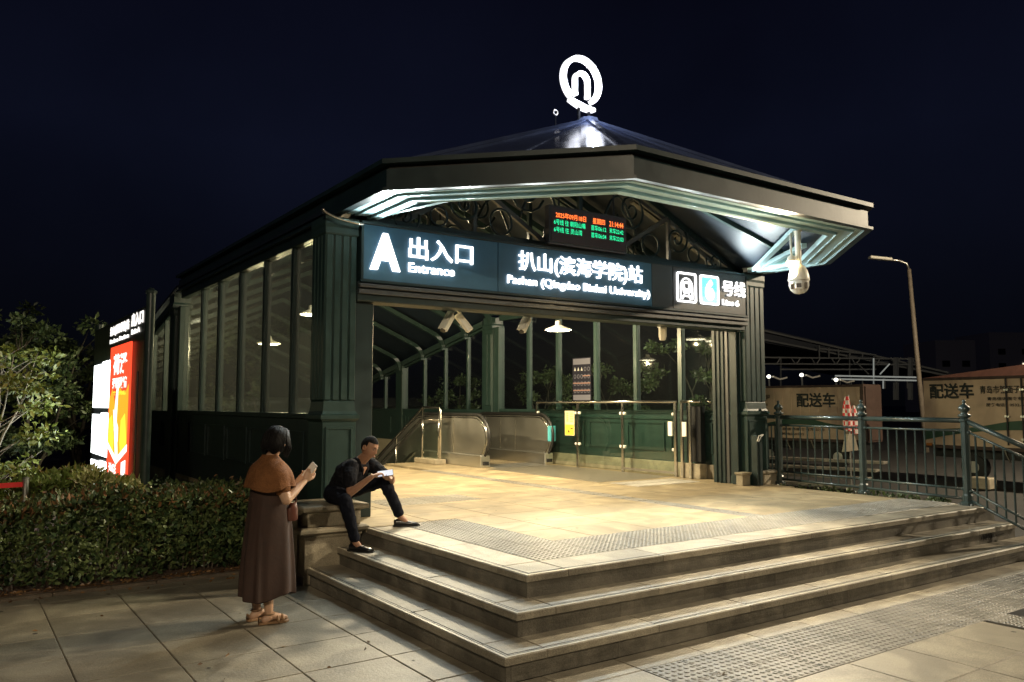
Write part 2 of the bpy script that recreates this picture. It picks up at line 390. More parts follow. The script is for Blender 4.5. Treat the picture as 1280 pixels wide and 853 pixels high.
# right flank wall of the platform (seen through the railing)
g = MB(); g.box(7.0, 7.25, .03, 3.45, 0, F-.05); g.build('flank_wall', STONED, pf)
XE = [7.02, 7.08, 7.40]
for k in range(3):
    e0 = -.305*k; z = F-.17*k; d = .40 if k == 0 else .345
    # front run of treads
    L = 1.02; x = e0+d
    xe = XE[k]
    slab('tread_corner_stone', e0, e0+d, e0, e0+d, z, .05, STONE, pf, c=.006)
    while x < xe-.05:
        x1 = min(x+L, xe); 
        if xe-x1 < .3: x1 = xe
        if inview((x+x1)/2, e0, z): slab('tread_stone', x, x1, e0, e0+d, z, .05, STONE, pf, c=.006)
        x = x1
    y = e0+d; ye = 2.80 if k == 0 else 2.84
    while y < ye-.02:
        y1 = min(y+L, ye)
        if ye-y1 < .3: y1 = ye
        slab('tread_stone', e0, e0+d, y, y1, z, .05, STONE, pf, c=.006); y = y1
    # risers, set back under the nosing
    i0 = e0+.03; zb = z-.17+.0
    def riser(x0, x1, y0, y1):
        key = ('r', round(x1-x0, 3), round(y1-y0, 3))
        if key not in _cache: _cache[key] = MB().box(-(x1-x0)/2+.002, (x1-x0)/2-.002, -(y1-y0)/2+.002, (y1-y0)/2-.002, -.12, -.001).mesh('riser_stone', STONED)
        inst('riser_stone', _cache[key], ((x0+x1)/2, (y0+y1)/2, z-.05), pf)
    x = i0+.04
    while x < xe-.04:
        x1 = min(x+.92, xe-.02)
        if (xe-.02)-x1 < .3: x1 = xe-.02
        if inview((x+x1)/2, i0, z): riser(x, x1, i0, i0+.04)
        x = x1
    y = i0
    while y < ye:
        y1 = min(y+.92, ye)
        if ye-y1 < .3: y1 = ye
        riser(i0, i0+.04, y, y1); y = y1
    # body of the step
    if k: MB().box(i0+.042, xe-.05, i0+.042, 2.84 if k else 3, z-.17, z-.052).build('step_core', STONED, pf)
    # grip strips on the nosing
    for q in (.035, .060):
        g = MB(); g.box(e0+q, xe-.03, e0+q, e0+q+.007, z-.002, z+.0015); g.box(e0+q, e0+q+.007, e0+q+.007, ye, z-.002, z+.0015)
        g.build('grip_strip', GRIP, pf)
    g = MB(); q = .010; g.box(e0+q, xe-.03, e0+q, e0+.033, z-.002, z+.0012); g.box(e0+q, e0+.033, e0+.034, ye, z-.002, z+.0012)  # pale strip added to paint the highlight line along each nosing
    g.build('nosing_highlight', NOSE, pf)
    # end stones on the right
    MB().box(xe-.0, xe+.02, e0+.04, e0+.33, z-.17, z-.0).build('end_stone', STONED, pf)
# platform tactile L band
for j in range(2):
    for i in range(19):
        x, y = .40+.175+.35*i, .40+.175+.35*j
        inst('tactile_tile', PD, (x, y, F+.001), pf, rz=(i*3+j) % 4*PI/2)
for i in range(2):
    for j in range(5):
        x, y = .40+.175+.35*i, 1.10+.175+.35*j
        inst('tactile_tile', PD, (x, y, F+.001), pf)
# striped patches before the shutters
for (xa, n) in ((.95, 4), (5.20, 4)):
    for i in range(n):
        for j in range(2): inst('striped_tile', PB, (xa+.175+.35*i, 4.25+.175+.35*j, F+.0015), pf)
# guide strip
for j in range(26):
    y = 1.10+.15+.30*j
    key = 'guide'
    if key not in _cache:
        mb = chamfer_box(.246, .296, .03, .003)
        for i in range(3):
            cx = -.08+.08*i; mb.add([(cx-.014, -.12, 0), (cx+.014, -.12, 0), (cx+.014, .12, 0), (cx-.014, .12, 0), (cx-.009, -.115, .004), (cx+.009, -.115, .004), (cx+.009, .115, .004), (cx-.009, .115, .004)], [(0,1,5,4),(1,2,6,5),(2,3,7,6),(3,0,4,7),(4,5,6,7)])
        _cache[key] = mb.mesh('guide_tile', TACT)
    inst('guide_tile', _cache[key], (4.02, y, F+.0015), pf)
# floor tiles
def ftile(x0, x1, y0, y1):
    if x1-x0 > .03 and y1-y0 > .03 and any(inview(a, b, F, .2) for a in (x0, x1) for b in (y0, y1)): slab('floor_tile', x0, x1, y0, y1, F, .05, FLOOR, pf, gap=.008, c=.003, dz=.0008)
TX, TYY = .8, .6
for j in range(-1, 18):
    ya, yb = max(1.10, 1.10+TYY*j), min(1.10+TYY*(j+1), 10.9)
    if yb <= ya: continue
    off = 0
    for i in range(-1, 10):
        xa, xb = i*TX+off, (i+1)*TX+off
        lo = 1.10 if ya < 2.85 else (.02 if ya < 3.44 else -.1)
        xa = max(xa, lo); xb = min(xb, 7.02 if yb < 3.5 else 7.2)
        if xb <= xa: continue
        # cut round the guide strip (x 3.895 .. 4.145)
        if xa < 3.895 < xb: ftile(xa, 3.895, ya, yb); 
        if xa < 4.145 < xb: ftile(4.145, xb, ya, yb)
        if not (xa < 3.895 < xb) and not (xa < 4.145 < xb):
            if not (3.895 <= xa and xb <= 4.145): ftile(xa, xb, ya, yb)
ftile(.40, 1.10, 2.85, 3.45) if False else None
g = MB(); g.box(.02, 1.10, 2.86, 3.45, F-.05, F-.004); g.build('infill_stone', FLOOR, pf)
g = MB(); g.box(5.15, 6.85, 5.15, 8.5, F-.01, F+.003); g.build('entrance_mat', mat('dark floor plate', (.13, .12, .095), .4, noise=.2, nscale=6, bump=.2, bscale=100), pf, bevel=.002)
# arrows cut in the risers on the right
for (x0, z0, y0) in ((6.2, F-.115, .0285), (6.25, F-.285, -.2765)):
    g = MB(); g.box(x0, x0+.30, y0-.002, y0+.01, z0, z0+.035)
    for i in range(4): g.box(x0+.04+.06*i, x0+.075+.06*i, y0-.002, y0+.01, z0-.015, z0+.05)
    g.box(x0+.36, x0+.55, y0-.002, y0+.01, z0+.01, z0+.02)
    g.build('dark_slot_mark', GRIP, pf)

# ================================================================== PLINTH where the man sits
pl = thing('stone_plinth', (-.35, 3.1, 0), 'carved beige stone plinth at left end of the steps that the man sits on', 'plinth')
def mould(x0, x1, y0, y1, prof):
    mb = MB(); n = len(prof)
    for (o_, z) in prof: mb.v += [(x0-o_, y0-o_, z), (x1+o_, y0-o_, z), (x1+o_, y1+o_, z), (x0-o_, y1+o_, z)]
    for i in range(n-1):
        for k in range(4): mb.f.append((i*4+k, i*4+(k+1) % 4, (i+1)*4+(k+1) % 4, (i+1)*4+k))
    mb.f.append((3, 2, 1, 0)); mb.f.append(tuple((n-1)*4+k for k in range(4))); mb.mi = [0]*len(mb.f); return mb
mould(-.64, -.02, 2.86, 3.42, [(0, 0), (0, .08), (-.012, .085), (-.012, .44), (0, .455), (0, .47)]).build('lower_block', PLIN, pl, bevel=.004)
mould(-.64, -.02, 2.86, 3.42, [(.0, .472), (.03, .49), (.055, .50), (.055, .53), (.03, .545), (0, .55)]).build('moulding', PLIN, pl, bevel=.003)
mould(-.60, -.03, 2.88, 3.42, [(0, .552), (0, .69)]).build('upper_block', PLIN, pl, bevel=.004)
mould(-.60, -.03, 2.88, 3.42, [(.0, .692), (.03, .705), (.06, .712), (.065, .725), (.065, .75), (.055, .762)]).build('coping', PLIN, pl, bevel=.004)
mould(-.80, -.655, 3.0, 3.45, [(0, 0), (0, .66), (.03, .68), (.045, .70), (.045, .73), (.03, .74)]).build('side_pier', PLIN, pl, bevel=.003)

# ================================================================== STATION BUILDING
st = thing('station_entrance', (3.6, 3.5, 0), 'dark green metro entrance building with octagonal canopy, glazed walls and fluted columns', 'building')
def P_(mb, name, m=GREEN, **k): return mb.build(name, m, st, **k)
ZE = 3.90
YL = [5.03, 6.16, 7.32, 8.48, 9.56]
YR = [5.21, 6.36, 7.52, 8.77, 9.85]
def column(xc, yc, w_, d_, z0, z1, side, ped=True):
    """square column with fluted faces (side = +1/-1: which x face also fluted)"""
    x0, x1, y0, y1 = xc-w_/2, xc+w_/2, yc-d_/2, yc+d_/2
    c = thing_part('column')
    mb = MB(); mb.box(x0+.02, x1-.02, y0+.02, y1-.02, z0, z1); mb.build('shaft_core', GREEN, c)
    zb = 1.70 if ped else z0+.1
    n = 4; p = w_/n
    for i in range(n):
        MB().box(x0+p*i+.008, x0+p*(i+1)-.012, y0-.005, y0+.03, zb+.12, z1-.20).build('flute_rib', GREEN, c, bevel=.008)
    n2 = 4; p2 = d_/n2
    for sx_ in (side,) if side else (-1, 1):
        xx = x1 if sx_ > 0 else x0
        for i in range(n2):
            a, b = (xx-.03, xx+.005) if sx_ > 0 else (xx-.005, xx+.03)
            MB().box(a, b, y0+p2*i+.008, y0+p2*(i+1)-.012, zb+.12, z1-.20).build('flute_rib', GREEN, c, bevel=.008)
    if ped:
        mould(x0, x1, y0, y1, [(0, 1.58), (.02, 1.60), (.035, 1.615), (.035, 1.655), (.015, 1.67), (0, 1.70), (-.01, 1.80), (-.02, 1.82)]).build('band', GREEN, c)
        mould(x0-.005, x1+.005, y0-.005, y1+.005, [(0, z0), (0, 1.0), (0, 1.579)]).build('pedestal', GREEN, c, bevel=.004)
        g = MB(); pw = .03
        for (a, b, z_, zz) in ((x0+.03, x1-.03, z0+.22, z0+.25), (x0+.03, x1-.03, 1.50, 1.53)): g.box(a, b, y0-.018, y0-.004, z_, zz)
        for a in (x0+.03, x1-.06): g.box(a, a+.03, y0-.018, y0-.004, z0+.25, 1.50)
        g.build('pedestal_frame', GREEN, c, bevel=.003)
        mould(x0-.005, x1+.005, y0-.005, y1+.005, [(.03, z0), (.03, z0+.12), (.012, z0+.15), (0, z0+.16)]).build('base', GREEN, c)
    mould(x0, x1, y0, y1, [(0, z1-.20), (.008, z1-.18), (.008, z1-.12), (.014, z1-.08), (.014, z1)]).build('capital', GREEN, c)
    return c
def thing_part(name):
    o = bpy.data.objects.new(name, None); COL.objects.link(o); o.parent = st; return o
column(-.04, 3.66, .38, .40, .0, 3.86, -1)
column(7.04, 3.66, .48, .40, F, 3.86, -1)
# inner jambs of the opening
for (xa, sgn) in ((.16, 1), (6.80, -1)):
    for i in range(5):
        t = .045*i
        y0 = 3.72+.07*i
        a, b = (xa, xa+.03+.02*i) if sgn > 0 else (xa-.03-.02*i, xa)
        MB().box(a, b, y0, y0+.068, F if sgn < 0 else F, 3.0).build('jamb_strip', (GREEND if i != 1 else TRIM), st, bevel=.006)
# shutter guide, grey box beside the left jamb
P_(MB().box(.17, .40, 3.56, 3.71, F, 2.93), 'shutter_guide', GREEND, bevel=.006)
P_(MB().box(6.71, 6.79, 3.58, 3.71, F, 2.93), 'shutter_guide', GREEND, bevel=.006)
# lintel under the sign
P_(MB().box(.15, 6.80, 3.46, 3.76, 2.94, 3.06), 'lintel', GREEND, bevel=.01)
g = MB(); g.box(.15, 6.80, 3.40, 3.455, 3.02, 3.07); g.box(.15, 6.80, 3.385, 3.44, 3.09, 3.13)
P_(g, 'lintel_trim', TRIM, bevel=.004)
P_(MB().box(.15, 6.80, 3.45, 3.74, 3.062, 3.16), 'lintel_box', FASC)
# gable beam above the sign
P_(MB().box(.15, 6.80, 3.60, 3.78, 3.165, 3.90), 'gable_beam', GREEND)

# side walls
def wall(x, out, ys, mulw=.075, col_at=11.36):
    """glazed wall in plane x; out = outward direction"""
    t0, t1 = x-.05, x+.05
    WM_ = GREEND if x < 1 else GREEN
    ycol = col_at
    P_(MB().box(t0-.03, t1+.03, 3.86, 11.0, 1.60, 1.665), 'window_sill', WM_, bevel=.008)
    P_(MB().box(t0-.02, t1+.02, 11.72, 24, 1.58, 1.645), 'window_sill', WM_, bevel=.008)
    P_(MB().box(t0-.02, t1+.02, 3.86, 11.0, 3.76, ZE), 'header_beam', WM_, bevel=.01)
    P_(MB().box(t0, t1, 3.86, 4.30 if x < 1 else 4.42, 1.665, 3.76), 'corner_post', WM_, bevel=.006)
    # pilaster between the two sections
    c = thing_part('pilaster')
    MB().box(x-.09, x+.09, 10.98, 11.72, F if x > 1 else 0, 3.62).build('shaft', WM_, c, bevel=.012)
    MB().box(x-.15, x+.15, 11.18, 11.52, F if x > 1 else 0, 3.60).build('pier', WM_, c, bevel=.02)
    for i in range(2): MB().box(x-(.17 if out > 0 else -.14), x+(-.14 if out > 0 else .17), 11.21+.15*i, 11.34+.15*i, 1.75, 3.45).build('flute_rib', WM_, c, bevel=.006)
    mould(x-.14, x+.14, 11.18, 11.52, [(.011, 3.45), (.02, 3.50), (.02, 3.55), (.04, 3.60), (.04, 3.66), (.02, 3.70), (.02, 3.86)]).build('capital', WM_, c)
    # mullions + panes, first section
    edges = [4.30 if x < 1 else 4.42]+ys+[10.98]
    mm = MB().box(-.05, .05, -mulw/2, mulw/2, 1.665, 3.76).mesh('mullion', WM_)
    mc = MB().box(-.03, .03, -mulw/2-.012, mulw/2+.012, 1.665, 3.76)
    for i, y in enumerate(ys):
        inst('mullion', mm, (x, y, 0), st)
        key = ('mc', mulw, x)
        if key not in _cache: _cache[key] = mc.mesh('mullion_bead', WM_)
        inst('mullion_bead', _cache[key], (x, y, 0), st)
    for a, b in zip(edges[:-1], edges[1:]):
        a2 = a+(mulw/2+.012 if a in ys else 0); b2 = b-(mulw/2+.012 if b in ys else 0)
        P_(MB().box(x-.006, x+.006, a2, b2, 1.665, 3.76), 'glass_pane', GLASSL if x < 1 else GLASS)
        P_(MB().box(x-.035, x+.035, a2, a2+.02, 1.665, 3.76), 'pane_bead', WM_)
    # sloped section
    def ztop(y): return 3.79-(y-11.5)*(.87/4.68)*1.0
    y2 = [12.48, 13.62, 14.76]; yend = 24
    P_(MB().beam((x, 11.72, ztop(11.72)), (x, yend, ztop(yend)), .14, .14), 'header_beam', WM_)
    P_(MB().beam((x, 11.72, ztop(11.72)-.12), (x, yend, ztop(yend)-.12), .09, .05), 'header_trim', WM_)
    y3 = [17.2, 18.4, 19.6, 20.8]
    for y in y2+y3: P_(MB().box(x-.045, x+.045, y-mulw/2, y+mulw/2, 1.645, ztop(y)-.12), 'mullion', WM_, bevel=.005)
    P_(MB().box(x-.10, x+.10, 15.95, 16.35, F if x > 1 else 0, ztop(16.15)-.05), 'pilaster', WM_, bevel=.01)
    ed = [11.72]+y2+[15.95]; ed2 = [16.35]+y3
    for E in (ed, ed2):
        for a, b in zip(E[:-1], E[1:]):
            P_(MB().prism([(a+.03, 1.645), (b-.03, 1.645), (b-.03, ztop(b)-.12), (a+.03, ztop(a)-.12)], 'x', x-.006, x+.006), 'glass_pane', GLASSL if x < 1 else GLASS)
    return ztop
ztop = wall(0.0, -1, YL); wall(7.2, 1, YR)
# lower walls with recessed panels
for (x, zb, inn) in ((0.0, 0.0, 1), (7.2, F, -1)):
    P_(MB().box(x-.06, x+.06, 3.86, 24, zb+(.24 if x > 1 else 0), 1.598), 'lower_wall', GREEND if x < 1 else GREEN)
    xi = x+inn*.062; y = 4.46
    xo = x-inn*.062
    for side, xx in ((inn, xi), (-inn, xo)):
        y = 4.46
        while y < 16:
            g = MB(); a, b = (xx, xx+.02) if side > 0 else (xx-.02, xx)
            z0, z1 = F+.42, 1.42
            g.box(a, b, y, y+.98, z0, z0+.03); g.box(a, b, y, y+.98, z1, z1+.03); g.box(a, b, y, y+.03, z0+.03, z1); g.box(a, b, y+.95, y+.98, z0+.03, z1)
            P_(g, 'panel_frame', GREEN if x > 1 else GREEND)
            y += 1.13
    if x > 1: P_(MB().box(x-.10, x+.06, 4.42, 10.9, F, F+.238), 'stone_base', PLIN, bevel=.008)
    if x > 1: P_(MB().box(x-.07, x+.07, 10.9, 24, -4.5, F+.238), 'stair_side_wall', mat('beige stair wall', (.42, .38, .28), .6, noise=.1))
    g = MB(); a, b = (x+inn*.06, x+inn*.085) if inn > 0 else (x-.085, x-.06); g.box(a, b, 3.9, 10.9, 1.50, 1.545); P_(g, 'dado_rail', GREEN, bevel=.004)

# ---- octagonal canopy
cx, x0, x1, yf, c_ = 3.6, 1.636, 5.564, .499, 1.762
def octo(inset, yb=7.2):
    k = inset*math.tan(PI/8)
    a = x0+k; b = x1-k; f = yf+inset; L = x0-c_+inset; R = x1+c_-inset; yc = yf+c_+k
    return [(L, yb), (L, yc), (a, f), (b, f), (R, yc), (R, yb)]
def band(ins0, z0, ins1, z1, yb0=3.40, yb1=3.40, sub=None):
    """strip faces between two inset outlines -> list of quads"""
    A, B = octo(ins0, yb0), octo(ins1, yb1); qs = []
    for i in range(5): qs.append([(*A[i], z0), (*A[i+1], z0), (*B[i+1], z1), (*B[i], z1)])
    return qs
def bandpart(name, m, rings, yb=3.42, **k):
    """closed ring profile swept round the octagon: one object per side"""
    n = len(rings); outs = [octo(i, yb) for i, z in rings]
    for s in range(5):
        mb = MB()
        for j in range(n): mb.v.append((*outs[j][s], rings[j][1])); 
        for j in range(n): mb.v.append((*outs[j][s+1], rings[j][1]))
        for j in range(n): mb.f.append((j, (j+1) % n, (j+1) % n+n, j+n))
        mb.f.append(tuple(range(n))); mb.f.append(tuple(range(2*n-1, n-1, -1))); mb.mi = [0]*len(mb.f)
        P_(mb, name, m, **k)
# fascia: lip, face, shadow gap, cap
bandpart('fascia_lip', FASC, [(0, 3.893), (0, 3.925), (.05, 3.932), (.09, 3.893)], yb=11.2)
bandpart('fascia_board', FASC, [(.052, 3.934), (.052, 4.125), (.10, 4.125), (.10, 3.934)], yb=11.2)
bandpart('gap_strip', BLACK, [(.085, 4.126), (.085, 4.165), (.12, 4.165), (.12, 4.126)], yb=11.2)
bandpart('roof_edge', FASC, [(-.01, 4.166), (-.01, 4.215), (.25, 4.235), (.25, 4.166)], yb=11.2)
# soffit mouldings
bandpart('soffit_strip', SOFF, [(.091, 3.890), (.115, 3.905), (.19, 3.905), (.20, 3.93), (.091, 3.93)])
bandpart('soffit_strip', SOFF, [(.215, 3.885), (.225, 3.895), (.37, 3.905), (.375, 3.93), (.215, 3.93)])
bandpart('soffit_strip', SOFF, [(.39, 3.875), (.40, 3.885), (.475, 3.885), (.49, 3.875), (.49, 3.95), (.39, 3.95)])
bandpart('soffit_backing', BLACK, [(.09, 3.931), (.49, 3.951), (.49, 4.0), (.09, 3.96)])
# eave returns beside the building up to the side walls
for xx, xi in ((x0-c_, 1), (x1+c_, -1)):
    a, b = (xx+.05, xx+.10) if xi > 0 else (xx-.10, xx-.05)
    a, b = (xx+.091, xx+.30) if xi > 0 else (xx-.30, xx-.091)
    P_(MB().box(a, b, 3.43, 11.2, 3.905, 3.93), 'eave_soffit', GREEN)
# curved gutter return on the left
pts = [(-.33+.0, 3.40, 4.12)]
for i in range(11):
    t = PI*.5*i/10; pts.append((-.34+.40*(1-math.cos(t))*1.2, 3.30, 3.90-.10*math.sin(t*1.0)-.02*i/10))
P_(MB().tube(pts[1:], .018, 6), 'gutter_return', STEELP, smooth=True)
# canopy roof: eight-sided, flat sheets between standing hips
AP = Vector((3.6, 3.5, 5.74))
O = octo(.20, 6.8)
ring = O[:]  # L back, L front, chamfer..., R front, R back
ZR = 4.225
for i in range(5):
    a, b = Vector((*ring[i], ZR)), Vector((*ring[i+1], ZR))
    nseg = 2 if i in (1, 3) else (3 if i == 2 else 3)
    for s in range(nseg):
        p, q = a.lerp(b, s/nseg), a.lerp(b, (s+1)/nseg)
        ap = AP+(((p+q)/2)-AP).normalized()*.05
        P_(MB().add([p, q, AP+(q-AP)*.02, AP+(p-AP)*.02, p-Vector((0, 0, .03)), q-Vector((0, 0, .03)), AP+(q-AP)*.02-Vector((0, 0, .03)), AP+(p-AP)*.02-Vector((0, 0, .03))],
            [(0,1,2,3),(7,6,5,4),(0,4,5,1),(1,5,6,2),(2,6,7,3),(3,7,4,0)]), 'roof_sheet', ROOFT)
for i in (1, 2, 3, 4):
    P_(MB().beam(Vector((*ring[i], ZR+.015)), AP+Vector((0, 0, .012)), .07, .035), 'hip_cap', ROOFT)
for i in (1, 2, 3):
    a, b = Vector((*ring[i], ZR)), Vector((*ring[i+1], ZR)); nn = 2 if i in (1, 3) else 3
    for s in range(1, nn): P_(MB().beam(a.lerp(b, s/nn)+Vector((0, 0, .01)), AP+Vector((0, 0, .0)), .03, .03), 'standing_seam', ROOFT)
P_(MB().lathe(AP+Vector((0, 0, -.05)), [(.16, 0), (.14, .06), (.05, .08)], 8), 'apex_cap', ROOFT)
# canopy inner ceiling + rafters
O2 = octo(.49, 3.6)
AI = Vector((3.6, 3.62, 5.50))
for i in range(5):
    a, b = Vector((*O2[i], 3.96)), Vector((*O2[i+1], 3.96))
    if i in (0, 4): continue
    P_(MB().add([a, b, AI, a+Vector((0, 0, .03)), b+Vector((0, 0, .03)), AI+Vector((0, 0, .03))], [(0,1,2),(5,4,3),(0,3,4,1),(1,4,5,2),(2,5,3,0)]), 'inner_ceiling', ROOFIN)
P_(MB().add([(O2[0][0], 3.6, 3.96), (O2[1][0], O2[1][1], 3.96), AI, (O2[0][0], 3.6, 3.99), (O2[1][0], O2[1][1], 3.99), AI+Vector((0, 0, .03))], [(0,1,2),(5,4,3),(0,3,4,1),(1,4,5,2),(2,5,3,0)]), 'inner_ceiling', ROOFIN)
P_(MB().add([(O2[5][0], 3.6, 3.96), (O2[4][0], O2[4][1], 3.96), AI, (O2[5][0], 3.6, 3.99), (O2[4][0], O2[4][1], 3.99), AI+Vector((0, 0, .03))], [(0,1,2),(5,4,3),(0,3,4,1),(1,4,5,2),(2,5,3,0)]), 'inner_ceiling', ROOFIN)
for i in (1, 2, 3, 4):
    a = Vector((*O2[i], 3.95)); P_(MB().beam(a, AI-Vector((0, 0, .06)), .07, .10), 'rafter', GREEN)
# soffit tie beams: diagonal bars from the right column and the left column out to the front
for (p, q) in (((6.95, 3.42, 3.90), (4.75, 1.0, 3.90)), ((.25, 3.42, 3.90), (2.1, 1.25, 4.35)), ((6.95, 3.42, 3.90), (6.84, 2.5, 3.90)), ((6.93, 3.40, 3.90), (5.75, 1.6, 3.90))):
    P_(MB().beam(p, q, .07, .06), 'tie_beam', SOFF if p[0] > 5 else GREEN)
P_(MB().add([(6.90, 3.36, 3.93), (6.84, 2.6, 3.93), (6.1, 1.9, 3.94), (5.8, 1.62, 3.94)], [(0, 1, 2, 3)]), 'soffit_sheet', mat('teal soffit sheet', (.10, .22, .21), .4, noise=.2, nscale=4))

# ---- main roof behind the canopy: pitched, with arched ribs
RZ = 5.58
def rz(y): return 0 if y < 11.4 else -(y-11.4)*(.87/4.68)
def roof_sec(ya, yb, name, m):
    for sgn in (-1, 1):
        xe = 3.6+sgn*3.70
        v = [(xe, ya, 3.98+rz(ya)), (3.6, ya, RZ+rz(ya)), (3.6, yb, RZ+rz(yb)), (xe, yb, 3.98+rz(yb))]
        vs = v+[(a, b, c+.05) for a, b, c in v]
        P_(MB().add(vs, [(0,1,2,3),(7,6,5,4),(0,4,5,1),(1,5,6,2),(2,6,7,3),(3,7,4,0)]), name, m)
ribs = [3.9, 5.2, 6.36, 7.52, 8.77, 9.85, 11.3, 12.48, 13.62, 14.76, 16.1, 17.3, 18.5, 19.7, 20.9]
for a, b in zip(ribs[:-1], ribs[1:]):
    roof_sec(a, b, 'roof_panel', ROOFIN)
def rib(y, w_=.10):
    """arched rib: vertical at the walls, curving into the pitch"""
    dz = rz(y); c = thing_part('arched_rib'); pts = []
    for s in (-1, 1):
        side = []
        for i in range(7):
            t = i/6*PI/2*.72; R = .45
            side.append((3.6+s*(3.50-R*(1-math.cos(t))), y, 3.62+dz+R*math.sin(t)*1.0))
        side.append((3.6, y, RZ-.16+dz))
        g = MB()
        for p, q in zip(side[:-1], side[1:]): g.beam(p, q, w_, .10, up=(0, 1, 0) if False else (0, 0, 1))
        g.build('rib_half', GREEN, c)
    # pale light strips between this rib and the next on the right slope and left slope
    return c
for y in ribs[1:]: rib(y)
for y0_, y1_ in zip(ribs[:-1], ribs[1:]):
    for s in (-1, 1):
        for (fa, fb) in ((.10, .34), (.42, .60), (.66, .86)):
            a, b = Vector((3.6+s*3.6*(1-fa), 0, 0)), Vector((3.6+s*3.6*(1-fb), 0, 0))
            def zz(x, y): return 3.98+(RZ-3.98)*(1-abs(x-3.6)/3.70)+rz(y)-.012
            ym = y0_+.22; yn = ym+.10
            g = MB(); g.add([(a.x, ym, zz(a.x, ym)), (b.x, ym, zz(b.x, ym)), (b.x, yn, zz(b.x, yn)), (a.x, yn, zz(a.x, yn)), (a.x, ym, zz(a.x, ym)-.03), (b.x, ym, zz(b.x, ym)-.03), (b.x, yn, zz(b.x, yn)-.03), (a.x, yn, zz(a.x, yn)-.03)],
                  [(0,1,2,3),(7,6,5,4),(0,4,5,1),(1,5,6,2),(2,6,7,3),(3,7,4,0)])
            P_(g, 'ceiling_strip', STRIPM)
# end wall far down
P_(MB().box(0, 7.2, 22.0, 22.1, -4.5, 2.0), 'end_wall', GREEND)
P_(MB().prism([(10.9, F-.05), (22, F-.05-.5*11.1), (22, -6.2), (10.9, -6.2)], 'x', .06, 5.02), 'stair_fill', STONED)
P_(MB().box(-.07, .061, 10.9, 22, -6, F), 'stair_side_wall', PLIN)

# ---- ornamental gable truss above the sign
def spiral(c, r0, r1, t0, turns, n=26, sx_=1):
    return [(c[0]+sx_*(r0+(r1-r0)*i/n)*math.cos(t0+turns*2*PI*i/n), c[1], c[2]+(r0+(r1-r0)*i/n)*math.sin(t0+turns*2*PI*i/n)) for i in range(n+1)]
def circ(c, r, n=20): return [(c[0]+r*math.cos(2*PI*i/n), c[1], c[2]+r*math.sin(2*PI*i/n)) for i in range(n)]
STRUTM = mat('dull strut metal', (.085, .085, .08), .45, noise=.2)
for yt in (3.70, 4.90):
    tr = thing_part('ornamental_truss')
    for s in (-1, 1):
        def X(x): return 3.6+s*x
        MB().beam((X(3.42), yt, 3.92), (X(0), yt, 5.46), .07, .12).build('rafter', GREEND, tr)
        MB().beam((X(3.2), yt, 3.96), (X(0.1), yt, 5.22), .04, .05).build('inner_rafter', TRIM if yt < 4 else GREEND, tr)
        MB().beam((X(1.75), yt, 3.95), (X(1.75), yt, 4.66), .05, .05).build('strut', STRUTM, tr)
        MB().beam((X(1.75), yt, 4.62), (X(.6), yt, 3.95), .05, .06).build('strut', STRUTM, tr)
        MB().beam((X(2.75), yt, 3.98), (X(1.75), yt, 4.58), .05, .06).build('strut', STRUTM, tr)
        MB().tube(circ((X(1.35), yt-.02, 4.15), .17), .017, 6, close=True).build('ring', GREEND, tr, smooth=True)
        MB().tube(circ((X(2.28), yt-.02, 4.10), .12), .017, 6, close=True).build('ring', GREEND, tr, smooth=True)
        MB().tube(spiral((X(.95), yt-.03, 4.62), .30, .04, PI*1.1, 1.9, sx_=s), .018, 6).build('scroll', GREEND, tr, smooth=True)
        MB().tube(spiral((X(1.9), yt-.03, 4.30), .24, .03, PI*.2, -1.7, sx_=s), .018, 6).build('scroll', GREEND, tr, smooth=True)
        MB().tube(spiral((X(2.75), yt-.03, 4.02), .20, .03, PI*.9, 1.5, sx_=s), .016, 6).build('scroll', GREEND, tr, smooth=True)
        MB().tube(spiral((X(2.3), yt-.03, 4.42), .16, .02, PI*.5, 1.6, sx_=s), .014, 6).build('scroll', GREEND, tr, smooth=True)
        MB().tube([(X(.35+.7*i/10), yt-.02, 4.25+.55*math.sin(PI*i/10)) for i in range(11)], .02, 6).build('arch_bar', GREEND, tr, smooth=True)
        MB().lathe((X(.62), yt-.03, 4.0), [(.02, 0), (.05, .03), (.03, .07), (.045, .12), (.01, .18)], 8).build('finial', GREEND, tr, smooth=True)
    MB().beam((3.6, yt, 3.92), (3.6, yt, 5.3), .06, .06, up=(0, 1, 0)).build('king_post', GREEND, tr)
    MB().beam((.2, yt, 3.94), (7.0, yt, 3.94), .07, .06).build('tie_bar', GREEND, tr)

# ================================================================== SIGN
sg = thing('station_sign', (3.5, 3.5, 3.2), 'long blue-grey illuminated sign board with white lettering across the entrance', 'sign')
YS = 3.40
MB().box(.17, 6.80, YS+.03, 3.59, 3.16, 3.86).build('sign_case', FASC, sg, bevel=.006)
for (a, b, m) in ((.20, 2.02, SIGNF), (2.03, 4.70, SIGNF), (4.71, 5.13, SIGND), (5.14, 6.775, SIGND)):
    MB().box(a, b, YS+.012, YS+.029, 3.185, 3.81).build('sign_panel', m, sg, bevel=.002)
g = MB(); g.box(.165, 6.81, YS, YS+.03, 3.815, 3.85); g.box(.165, 6.81, YS, YS+.03, 3.15, 3.183); g.box(.165, .197, YS, YS+.03, 3.184, 3.814); g.box(6.778, 6.81, YS, YS+.03, 3.184, 3.814)
g.build('sign_frame', FASC, sg, bevel=.003)
def st_text(s, u0, u1, v0, v1, bold, lab): return text(s, (0, YS+.006, 0), (1, 0, 0), u0, u1, v0, v1, (0, -1, 0), LETTER, sg, bold, .022, lab)
st_text('A', .27, .65, 3.30, 3.73, .045, 'large white letter A')
st_text('出入口', .76, 1.64, 3.475, 3.735, .010, 'white characters for entrance and exit')
